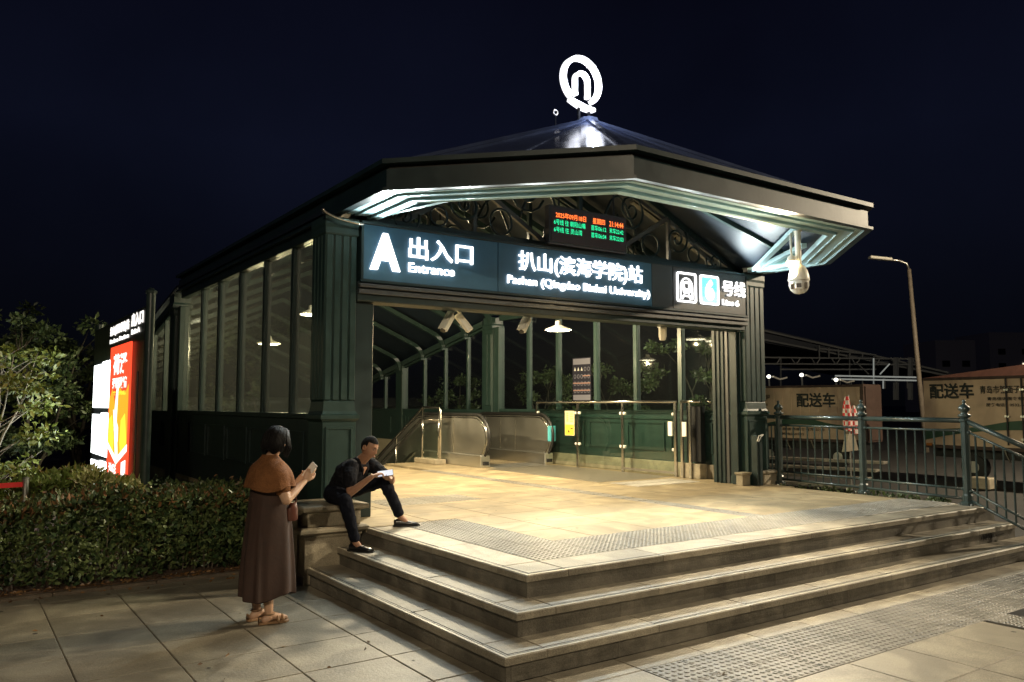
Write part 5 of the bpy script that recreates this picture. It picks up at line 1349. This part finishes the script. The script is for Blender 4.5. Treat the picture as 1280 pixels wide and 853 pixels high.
def loft(mb, rings, n=24):
    """rings: (centre, axisA(with radius), axisB(with radius))"""
    vs = []
    for (c, a, b) in rings:
        c, a, b = Vector(c), Vector(a), Vector(b)
        for k in range(n): t = 2*PI*k/n; vs.append(c+a*math.cos(t)+b*math.sin(t))
    fs = []
    for i in range(len(rings)-1):
        for k in range(n): fs.append((i*n+k, i*n+(k+1) % n, (i+1)*n+(k+1) % n, (i+1)*n+k))
    fs.append(tuple(range(n))[::-1]); fs.append(tuple((len(rings)-1)*n+k for k in range(n)))
    mb.add(vs, fs)
def head(mb, c, f, up, s=1.0):
    c, f, up = Vector(c), Vector(f).normalized(), Vector(up); r = f.cross(up).normalized(); up = r.cross(f).normalized()
    nu, nv = 40, 30; vs = []
    def G(x, m, w_): return math.exp(-((x-m)/w_)**2)
    for j in range(nv+1):
        ph = PI*j/nv; cz = math.cos(ph); sr = math.sin(ph)
        for i in range(nu):
            t = 2*PI*i/nu; a = sr*math.cos(t); b = sr*math.sin(t)
            x_, y_, z_ = .076*a, .094*b, .118*cz
            if cz < 0:
                k = -cz; x_ *= 1-.30*k**1.5; y_ = y_*(1-.38*k) if b < 0 else y_*(1-.02*k)
                if b > 0: y_ += .006*k
            if b > 0:
                fx = abs(x_)/.076
                y_ += .021*G(x_, 0, .014)*G(z_, -.022, .020)*(1 if z_ < -.01 else .8) + .009*G(x_, 0, .012)*G(z_, .01, .022)
                y_ -= .010*(G(x_, .031, .017)+G(x_, -.031, .017))*G(z_, .012, .014)
                y_ += .005*(G(x_, .031, .022)+G(x_, -.031, .022))*G(z_, .034, .010)
                y_ += .007*G(x_, 0, .022)*G(z_, -.055, .009) - .004*G(x_, 0, .02)*G(z_, -.068, .007) + .007*G(x_, 0, .02)*G(z_, -.092, .018)
            vs.append(c+(r*x_+f*y_+up*z_)*s)
    fs = []
    for j in range(nv):
        for i in range(nu): fs.append((j*nu+i, j*nu+(i+1) % nu, (j+1)*nu+(i+1) % nu, (j+1)*nu+i))
    mb.add(vs, fs)
    for sg_ in (-1, 1):   # ears
        e0 = c+(r*sg_*.076+up*-.005-f*.006)*s
        mb.tube([e0+(up*.026*math.cos(t)-f*.0+f*.015*math.sin(t)*-1)*s+r*sg_*.006 for t in [2*PI*i/10 for i in range(10)]], .0065*s, 6, close=True)
        capsule(mb, e0-up*.012*s, e0+up*.012*s, .009*s, .010*s, 8)
    return r, f, up
def hand(mb, wrist, d, palm_n, curl=.9, side=1, s=1.0, curls=None):
    """palm + five fingers. d: pointing direction, palm_n: direction the palm faces, side: thumb side along d x palm_n"""
    w_, d, pn = Vector(wrist), Vector(d).normalized(), Vector(palm_n).normalized(); sd = d.cross(pn).normalized(); pn = sd.cross(d).normalized()
    loft(mb, [(w_, sd*.024*s, pn*.019*s), (w_+d*.03*s, sd*.034*s, pn*.017*s), (w_+d*.065*s, sd*.040*s, pn*.015*s), (w_+d*.088*s, sd*.039*s, pn*.012*s)], 14)
    Ls = [.072, .080, .074, .058]
    for i in range(4):
        o = (1.5-i)*.0195*side; b0 = w_+(d*(.086-.004*abs(1.2-i))+sd*o)*s; L = Ls[i]*s; cu = (curls[i] if curls else curl)
        p, ang = b0, cu*.35; pts = [b0-d*.02*s, b0]; 
        for k, fr in enumerate((.45, .30, .25)):
            dr = d*math.cos(ang)+pn*math.sin(ang); p = p+dr*L*fr; pts.append(p); ang += cu*(.75 if k == 0 else .6)
        limb(mb, pts, [.0095*s, .0092*s, .0086*s, .0080*s, .0070*s])
    t0 = w_+(d*.028+sd*.026*side)*s; t1 = t0+(d*.030+sd*.022*side+pn*.014)*s; t2 = t1+(d*.026+sd*.004*side+pn*.016)*s; t3 = t2+(d*.020-sd*.004*side+pn*.008)*s
    limb(mb, [t0, t1, t2, t3], [.014*s, .0115*s, .0100*s, .0080*s])
def fuse(mb, name, m, parent, vox=.006, smooth=3, fac=.5, crease=0):
    o = mb.build('tmp', m, parent, fix=True)
    r = o.modifiers.new('r', 'REMESH'); r.mode = 'VOXEL'; r.voxel_size = vox
    s_ = o.modifiers.new('s', 'SMOOTH'); s_.iterations = smooth; s_.factor = fac
    if crease:
        for sc_, st__ in ((.075, crease), (.03, crease*.4)):
            tx = bpy.data.textures.new('creases', 'CLOUDS'); tx.noise_scale = sc_; tx.noise_depth = 2
            dm = o.modifiers.new('d', 'DISPLACE'); dm.texture = tx; dm.strength = st__; dm.mid_level = .5; dm.texture_coords = 'GLOBAL'
    bpy.context.view_layer.update(); dg = bpy.context.evaluated_depsgraph_get(); me = bpy.data.meshes.new_from_object(o.evaluated_get(dg))
    bpy.data.objects.remove(o); me.materials.clear(); me.materials.append(m); me.name = name
    me.polygons.foreach_set('use_smooth', [True]*len(me.polygons))
    ob = bpy.data.objects.new(name, me); COL.objects.link(ob); ob.parent = parent; return ob
def ell(mb, c, a, b, d, n=16, m=12):
    c, a, b, d = Vector(c), Vector(a), Vector(b), Vector(d); vs = []
    for j in range(m+1):
        ph = PI*j/m
        for i in range(n): t = 2*PI*i/n; vs.append(c+a*math.sin(ph)*math.cos(t)+b*math.sin(ph)*math.sin(t)+d*math.cos(ph))
    mb.add(vs, [(j*n+i, j*n+(i+1) % n, (j+1)*n+(i+1) % n, (j+1)*n+i) for j in range(m) for i in range(n)])

# ---------------- seated man
mn = thing('person', (-.15, 2.95, .51), 'man in black clothes sitting on the stone plinth looking at a phone', 'person')
f = Vector((.50, -.86, 0)).normalized(); rr = Vector((-f.y*-1, f.x, 0))
rr = Vector((f.y, -f.x, 0)).normalized()      # his right side
U = Vector((0, 0, 1))
pel = Vector((-.20, 3.04, .87)); che = Vector((-.14, 2.90, 1.06)); nb_ = Vector((-.075, 2.80, 1.185)); hc = Vector((-.035, 2.685, 1.340))
shR, shL = nb_+rr*.175-U*.035, nb_-rr*.175-U*.03
hf = (f*.88-U*.42).normalized()
hipR, hipL = pel+rr*.095, pel-rr*.095
kR, aR = Vector((-.335, 2.58, .84)), Vector((-.235, 2.53, .42))
kL, aL = Vector((.14, 2.70, 1.00)), Vector((.34, 2.70, .60))
eR, wR = Vector((-.275, 2.60, .90)), Vector((-.105, 2.46, 1.065))
eL, wL = Vector((.235, 2.72, .985)), Vector((.155, 2.545, 1.015))
B_ = MB()
limb(B_, [che, nb_+U*.01, hc-U*.07+hf*-.01], [.09, .058, .052])
head(B_, hc, hf, (Vector((0, 0, 1))+f*.1), .98)
limb(B_, [shR, shR.lerp(eR, .5), eR, eR.lerp(wR, .35), wR], [.048, .045, .038, .037, .025])
limb(B_, [shL, shL.lerp(eL, .5), eL, eL.lerp(wL, .35), wL], [.048, .045, .038, .037, .025])
limb(B_, [che, shR], [.07, .05]); limb(B_, [che, shL], [.07, .05])
phc = Vector((.045, 2.475, 1.085))
hand(B_, wR, (phc-wR)+U*.02, Vector((.4, -.1, -.8)), .75, 1, 1.0, [.25, .9, 1.2, 1.3])
hand(B_, wL, Vector((-.75, -.55, .12)), Vector((0, 0, 1)), .55, -1, 1.0)
limb(B_, [kR.lerp(aR, .7), aR, aR-U*.03+f*.03], [.042, .034, .035]); limb(B_, [kL.lerp(aL, .7), aL, aL-U*.04+Vector((.04, -.02, 0))], [.042, .034, .035])
limb(B_, [pel, che], [.10, .10])
limb(B_, [hipR, kR, kR.lerp(aR, .7)], [.07, .05, .04]); limb(B_, [hipL, kL, kL.lerp(aL, .7)], [.07, .05, .04])
fuse(B_, 'body', SKINM, mn, .0045, 2, .4)
S_ = MB()
sp = (nb_-pel).normalized(); fb = (f-sp*f.dot(sp)).normalized()
loft(S_, [(pel-sp*.06, rr*.165, fb*.125), (pel+sp*.02, rr*.165, fb*.130), (pel.lerp(che, .5), rr*.170, fb*.135), (che, rr*.202, fb*.138), (che.lerp(nb_, .55), rr*.215, fb*.116), (nb_-sp*.01, rr*.115, fb*.075), (nb_+sp*.018, rr*.068, fb*.062)], 28)
limb(S_, [shR-rr*.02, shR.lerp(eR, .35), shR.lerp(eR, .62)], [.074, .070, .070]); limb(S_, [shL+rr*.02, shL.lerp(eL, .35), shL.lerp(eL, .62)], [.074, .068, .068])
fuse(S_, 'shirt', SHIRT, mn, .008, 4, .5, crease=.026)
# collar and open neck: skin shows in a V
for s in (-1, 1):
    k0 = nb_+sp*.02-fb*.05+rr*s*.045; k1 = nb_+sp*.03+rr*s*.070; k2 = nb_-sp*.02+fb*.088+rr*s*.045; k3 = nb_-sp*.085+fb*.112+rr*s*.010
    g = MB(); g.tube([k0, k1, k2, k3], [.014, .017, .017, .006], 8); g.build('collar', SHIRT, mn, smooth=True)
g = MB(); a_, b_, c_3 = nb_+sp*.00+fb*.074+rr*.040, nb_+sp*.00+fb*.074-rr*.040, nb_-sp*.095+fb*.1135
g.add([a_, b_, c_3, nb_-sp*.03+fb*.100], [(0, 3, 2), (3, 1, 2), (0, 1, 3)]); g.build('open_neck', SKINM, mn, smooth=True, fix=False)
T_ = MB()
loft(T_, [(pel+sp*.06, rr*.150, fb*.115), (pel, rr*.165, fb*.125), (pel-sp*.07, rr*.165, fb*.125), (pel-sp*.105, rr*.145, fb*.11)], 24)
limb(T_, [hipR, hipR.lerp(kR, .5), kR, kR.lerp(aR, .4), kR.lerp(aR, .80), kR.lerp(aR, .88)], [.098, .088, .070, .062, .052, .052])
limb(T_, [hipL, hipL.lerp(kL, .5), kL, kL.lerp(aL, .4), kL.lerp(aL, .80), kL.lerp(aL, .86)], [.098, .086, .068, .062, .054, .054])
fuse(T_, 'trousers', TROU, mn, .008, 3, .5, crease=.022)
def shoe(an, d, zg, m, par, sc_=1.0, name='shoe'):
    if name == 'sandal': return sandal(an, d, zg, m, par)
    d = Vector((d[0], d[1], 0)).normalized(); sd = Vector((-d.y, d.x, 0)); h = Vector((an.x, an.y, zg)); g = MB()
    loft(g, [(h-d*.075+U*.035, sd*.020, U*.030), (h-d*.06+U*.040, sd*.032, U*.038), (h+U*.040, sd*.036, U*.038), (h+d*.06+U*.032, sd*.040, U*.030), (h+d*.12+U*.026, sd*.046, U*.024), (h+d*.165+U*.022, sd*.040, U*.019), (h+d*.192+U*.018, sd*.020, U*.012)], 16)
    o = fuse(g, name, m, par, .006, 3)
    g = MB(); g.v = []; 
    pts = [(-.085, .024), (-.06, .036), (0, .036), (.06, .040), (.12, .047), (.17, .040), (.198, .018)]
    poly = [h+d*a+sd*b for a, b in pts]+[h+d*a-sd*b for a, b in pts[::-1]]
    n = len(poly); g.add([p+U*.002 for p in poly]+[p+U*.014 for p in poly], [tuple(range(n)), tuple(range(2*n-1, n-1, -1))]+[(i, (i+1) % n, (i+1) % n+n, i+n) for i in range(n)])
    g.build('sole', BLACK if m is SHOE else m, par); return o
def sandal(an, d, zg, m, par):
    d = Vector((d[0], d[1], 0)).normalized(); sd = Vector((-d.y, d.x, 0)); h = Vector((an.x, an.y, zg))
    pts = [(-.075, .018), (-.055, .030), (0, .030), (.05, .034), (.10, .041), (.145, .034), (.172, .014)]
    poly = [h+d*a+sd*b for a, b in pts]+[h+d*a-sd*b for a, b in pts[::-1]]; n = len(poly); g = MB()
    g.add([p+U*.002 for p in poly]+[p+U*.022 for p in poly], [tuple(range(n)), tuple(range(2*n-1, n-1, -1))]+[(i, (i+1) % n, (i+1) % n+n, i+n) for i in range(n)])
    o = g.build('sandal', m, par, bevel=.004)
    for c_ in (.075, .115):
        g = MB(); g.tube([h+d*c_+sd*.042*math.cos(PI*i/8)+U*(.018+.042*math.sin(PI*i/8)) for i in range(9)], .012, 6); g.build('sandal_strap', m, par, smooth=True)
    g = MB(); loft(g, [(h-d*.072+U*.030, sd*.024, U*.022), (h-d*.070+U*.055, sd*.022, U*.014)], 12); g.build('heel_cup', m, par, smooth=True)
    return o
shoe(aR+f*.0, f+Vector((.1, 0, 0)), .341, SHOE, mn); shoe(aL, Vector((.95, -.45, 0)), .512, SHOE, mn)
# hair cap, brows, eyes, mouth
hr_, hf2, hu = hf.cross(U+f*.1).normalized(), hf, None; hu = hr_.cross(hf).normalized()
def haircap(c, r, f_, u, s, m, par, keep, grow=1.06, name='hair', bumpy=0):
    nu, nv = 40, 26; vs, idx = [], {}; fs = []
    for j in range(nv+1):
        ph = PI*j/nv
        for i in range(nu):
            t = 2*PI*i/nu; a = math.sin(ph)*math.cos(t); b = math.sin(ph)*math.sin(t); cz = math.cos(ph)
            x_, y_, z_ = .076*a, .094*b, .118*cz
            if cz < 0: k = -cz; x_ *= 1-.30*k**1.5; y_ = y_*(1-.38*k) if b < 0 else y_
            vs.append((Vector(c)+(r*x_+f_*y_+u*z_)*s*grow, a, b, cz))
    mb = MB(); mb.v = [tuple(v[0]) for v in vs]
    for j in range(nv):
        for i in range(nu):
            q = (j*nu+i, j*nu+(i+1) % nu, (j+1)*nu+(i+1) % nu, (j+1)*nu+i)
            if all(keep(*vs[k][1:]) for k in q): mb.f.append(q); mb.mi.append(0)
    return mb.build(name, m, par, smooth=True)
haircap(hc, hr_, hf, hu, .98, HAIRS, mn, lambda a, b, c: (c > .50) or (b < .25 and c > .10-.1*abs(a)) or (b < -.25 and c > -.42), 1.045)
ELL = lambda nm, c, a, b, d, m, par: (lambda g: (ell(g, c, a, b, d, 10, 8), g.build(nm, m, par, smooth=True)))(MB())
EYEW = mat('eye', (.5, .48, .45), .3)
for s in (-1, 1):
    ELL('eyebrow', hc+hf*.091*.98+hr_*s*.031+hu*.036, hr_*.018, hf*.005, hu*.0035, HAIRS, mn)
    ELL('eye', hc+hf*.0795+hr_*s*.031+hu*.010, hr_*.013, hf*.006, hu*.0045, BLACK, mn)
ELL('lips', hc+hf*.0955-hu*.060, hr_*.020, hf*.006, hu*.0065, mat('lips', (.30, .11, .08), .5), mn)
# his phone
ph_ = thing('phone', tuple(phc), 'dark phone held sideways in the seated man\'s hands', 'phone')
def slab_dir(mb, c, a, b, n_, la, lb, th):
    c, a, b = Vector(c), Vector(a).normalized(), Vector(b).normalized(); n_ = a.cross(b).normalized(); b = n_.cross(a)
    vs = [c+a*sa*la/2+b*sb*lb/2+n_*sn*th/2 for sn in (-1, 1) for sa, sb in ((-1, -1), (1, -1), (1, 1), (-1, 1))]
    mb.add(vs, [(0,3,2,1),(4,5,6,7),(0,1,5,4),(1,2,6,5),(2,3,7,6),(3,0,4,7)]); return n_
ax1 = Vector((.80, -.42, .12)); ax2 = Vector((.15, .60, .62))
g = MB(); n_ = slab_dir(g, phc, ax1, ax2, 0, .158, .076, .009); g.build('case', BLACKP, ph_, bevel=.003)
n_ = n_ if n_.z > 0 else -n_
g = MB(); slab_dir(g, phc+n_*.0052, ax1, ax2, 0, .150, .069, .0006); g.build('screen', emis('phone screen', (.8, .85, 1), .6), ph_)

# ---------------- standing woman
wm = thing('person', (-1.38, 1.78, 0), 'woman in rust brown shawl and long dark dress standing with a phone, seen from behind', 'person')
wf = Vector((.99, .10, 0)).normalized(); wr = Vector((wf.y, -wf.x, 0))
base = Vector((-1.362, 1.785, 0))
whc = Vector((-1.300, 1.765, 1.475)); whf = Vector((.70, .55, -.45)).normalized(); 
B_ = MB(); nk = base+Vector((.0, 0, 1.325)); 
limb(B_, [nk-U*.05, nk+wf*.02, whc-U*.07-wf*.01], [.075, .050, .046])
head(B_, whc, whf, U, .93)
sR, sL = base+wr*.150+U*1.235, base-wr*.150+U*1.235
eRw = base+wr*.225+wf*.06+U*1.0; wRw = base+wr*.12+wf*.27+U*1.13
eLw = base-wr*.20+wf*.08+U*1.0; wLw = base-wr*.05+wf*.27+U*1.10
limb(B_, [sR, sR.lerp(eRw, .5), eRw, eRw.lerp(wRw, .4), wRw], [.050, .052, .043, .038, .024])
limb(B_, [sL, sL.lerp(eLw, .5), eLw, eLw.lerp(wLw, .4), wLw], [.050, .050, .043, .036, .024])
limb(B_, [nk-U*.08, sR], [.07, .05]); limb(B_, [nk-U*.08, sL], [.07, .05]); limb(B_, [nk-U*.08, base+U*.9], [.10, .11])
hand(B_, wRw, Vector((.45, -.05, .75)), Vector((.2, .9, -.1)), .85, -1, .95, [.5, .8, 1.1, 1.2])
hand(B_, wLw, Vector((.5, -.25, .5)), Vector((0, -.6, .7)), .8, 1, .95)
aRw, aLw = base+wr*.10+wf*-.01+U*.085, base-wr*.075-wf*.04+U*.085
for a_, s in ((aRw, 1), (aLw, -1)):
    limb(B_, [base+wr*s*.09+U*.85, base+wr*s*.08+U*.48, a_+U*.25-wf*.02, a_], [.085, .055, .050, .034])
    d = (wf+wr*.15*s)
    limb(B_, [a_-U*.03, a_-U*.045-wf*.03], [.036, .032]); limb(B_, [a_-U*.02+d*.02, a_-U*.035+d*.08, a_-U*.048+d*.135], [.032, .026, .017])
fuse(B_, 'body', SKIN, wm, .0048, 2, .4)
# dress: rings with folds that grow to the hem
def foldset(seed, k):
    Rf = random.Random(seed); return [(Rf.uniform(0, 2*PI), Rf.uniform(.09, .26), Rf.uniform(.4, 1.2)*Rf.choice((1, 1, -.8)), Rf.uniform(-.35, .35), Rf.uniform(0, 1)) for _ in range(k)]
def foldval(fs, t, f):
    v = 0
    for (t0, w_, a_, dr, st_) in fs:
        if f < st_*.55: pass
        g_ = max(0, min(1, (f-st_*.5)*2.2)); d = (t-t0-dr*f+PI) % (2*PI)-PI; v += a_*g_*math.exp(-(d/w_)**2)
    return v
def cloth(rings, nf, m, name, par, n=140, ph=0, open_=True, thick=.006, amp=1.0):
    mb = MB(); NR = len(rings); FS = foldset(nf, 15)
    for i, (c, a, b, am) in enumerate(rings):
        c = Vector(c); a, b = Vector(a), Vector(b)
        for k in range(n):
            t = 2*PI*k/n; q = 1+amp*am*.9*foldval(FS, t, 1-i/max(1, NR-1)) if 1 else 1+amp*am*(math.sin(nf*t+ph+.5*math.sin(2*t+i*.35))*.6+math.sin((nf*.5+1)*t+1.3+ph+i*.12)*.55+.32*math.sin((nf*2-3)*t+.7-i*.1)+.22*math.sin((nf*3+1)*t+i*.3))
            dz = (.012*math.sin(2*t+1)+.02*math.sin(3*t)) if i == 0 else 0
            mb.v.append(tuple(c+(a*math.cos(t)+b*math.sin(t))*q+U*dz))
    for i in range(NR-1):
        for k in range(n): mb.f.append((i*n+k, i*n+(k+1) % n, (i+1)*n+(k+1) % n, (i+1)*n+k)); mb.mi.append(0)
    o = mb.build(name, m, par, smooth=True, fix=False); md = o.modifiers.new('t', 'SOLIDIFY'); md.thickness = thick; md.offset = -1; sb = o.modifiers.new('sub', 'SUBSURF'); sb.levels = 1; sb.render_levels = 1
    return o
lvl0 = [(.215, .205, .205, .125), (.30, .206, .203, .12), (.45, .203, .196, .105), (.62, .196, .186, .09), (.78, .188, .176, .07), (.92, .178, .163, .045), (1.05, .172, .150, .020), (1.16, .175, .135, .010), (1.24, .165, .115, .0), (1.29, .12, .09, 0)]
lvl = []
for (p_, q_) in zip(lvl0[:-1], lvl0[1:]):
    for f_ in (0, .5): lvl.append(tuple(a_+(b_-a_)*f_ for a_, b_ in zip(p_, q_)))
lvl.append(lvl0[-1])
cloth([(base+U*z+wf*(.01)+wr*.006*math.sin(z*7), wr*a, wf*b, am) for z, a, b, am in lvl], 8, DRESS, 'dress', wm, amp=1.7)
# shawl draped on the shoulders
sv_ = [(1.085, .268, .190, .045), (1.11, .266, .188, .042), (1.15, .258, .180, .035), (1.20, .248, .168, .026), (1.25, .226, .148, .018), (1.29, .165, .115, .012), (1.325, .095, .082, .02), (1.35, .070, .068, .03), (1.36, .066, .066, .03)]
rg = []
for z, a, b, am in sv_: rg.append((base+U*(z)+wf*(.012 if z > 1.3 else .01)+wr*(.0 if z > 1.2 else .008), wr*a, wf*b, am))
cloth(rg, 9, SHAWL, 'shawl', wm, ph=.6, thick=.010)
for q_, e_ in ((sR-wr*.0, eRw), (sL+wr*.0, eLw)):
    SL = MB(); limb(SL, [q_, q_.lerp(e_, .45), q_.lerp(e_, .62)], [.058, .064, .066]); fuse(SL, 'sleeve', SHAWL, wm, .009, 3, crease=.014)
# hair
whr = whf.cross(U).normalized(); whu = whr.cross(whf).normalized()
haircap(whc, whr, whf, whu, .93, HAIR, wm, lambda a, b, c: (c > .55) or (b < .55 and c > .1) or (b < .12), 1.15, 'hair_cap')
g = MB()
Rh = random.Random(4)
for i in range(420):
    t = Rh.uniform(-1.75, 1.75); lay = Rh.random()
    o1 = -whf*math.cos(t)*.098+whr*math.sin(t)*.088
    part = whu*(.118-.012*lay)+whf*.015
    k = 1.02+.16*lay; fr = abs(t) > 1.25
    p0 = whc+part+o1*.10; p1 = whc+o1*.72*k+whu*(.082+.012*lay); p2 = whc+o1*1.05*k+whu*.012
    p3 = whc+o1*(1.10*k)-U*.055+wf*.012*(1 if fr else -1); p4 = whc+o1*(.98*k if not fr else 1.0)-U*(.105+.035*Rh.random())-whf*(.03 if not fr else -.005)
    j = Vector((Rh.uniform(-1, 1), Rh.uniform(-1, 1), Rh.uniform(-1, 1)))*.006
    g.tube([p0, p1+j*.5, p2+j, p3+j, p4+j*2], [.003, .0052, .0055, .0048, .0012], 4, caps=False)
g.build('hair_strands', HAIR, wm, smooth=True)['kind'] = 'stuff'
for s in (-1, 1): 
    ELL('eyebrow', whc+whf*.084+whr*s*.029+whu*.032, whr*.016, whf*.004, whu*.003, HAIR, wm); ELL('eye', whc+whf*.073+whr*s*.029+whu*.009, whr*.012, whf*.006, whu*.004, BLACK, wm)
ELL('lips', whc+whf*.089-whu*.056, whr*.018, whf*.006, whu*.006, bpy.data.materials['lips'], wm)
for a_, s in ((aRw, 1), (aLw, -1)):
    d = wf+wr*.15*s; shoe(Vector((a_.x, a_.y, 0))-wf*.01, d, .0, SAND, wm, name='sandal')
    g = MB(); g.tube([a_+wr*.04*math.cos(t)+wf*.042*math.sin(t)+U*(-.0) for t in [2*PI*i/14 for i in range(14)]], .008, 6, close=True); g.build('ankle_strap', SAND, wm, smooth=True)
# her phone
pc = base+wr*.115+wf*.315+U*1.215
pw = thing('phone', tuple(pc), 'pale phone held up in the standing woman\'s right hand', 'phone')
g = MB(); slab_dir(g, pc, Vector((.55, -.30, .78)), Vector((.5, -.86, -.1)), 0, .145, .072, .009); g.build('case', WHITEP, pw, bevel=.003)
# her handbag
hb = thing('handbag', tuple(base+wr*.20+wf*.10+U*.82), 'small reddish brown leather handbag at the woman\'s side', 'handbag')
bc = base+wr*.155+wf*.15+U*.90; LEA = mat('red brown leather', (.11, .035, .022), .4, coat=.2)
g = MB(); loft(g, [(bc-U*.085, wf*.035, wr*.016), (bc-U*.07, wf*.048, wr*.022), (bc+U*.01, wf*.046, wr*.022), (bc+U*.055, wf*.035, wr*.016), (bc+U*.065, wf*.028, wr*.010)], 16); g.build('bag_body', LEA, hb, smooth=True, angle=60)
g = MB(); g.tube([bc+U*.06-wf*.03, bc+U*.16-wf*.02+wr*.0, bc+U*.18+wf*.02, bc+U*.06+wf*.03], .006, 6); g.build('strap', LEA, hb, smooth=True)
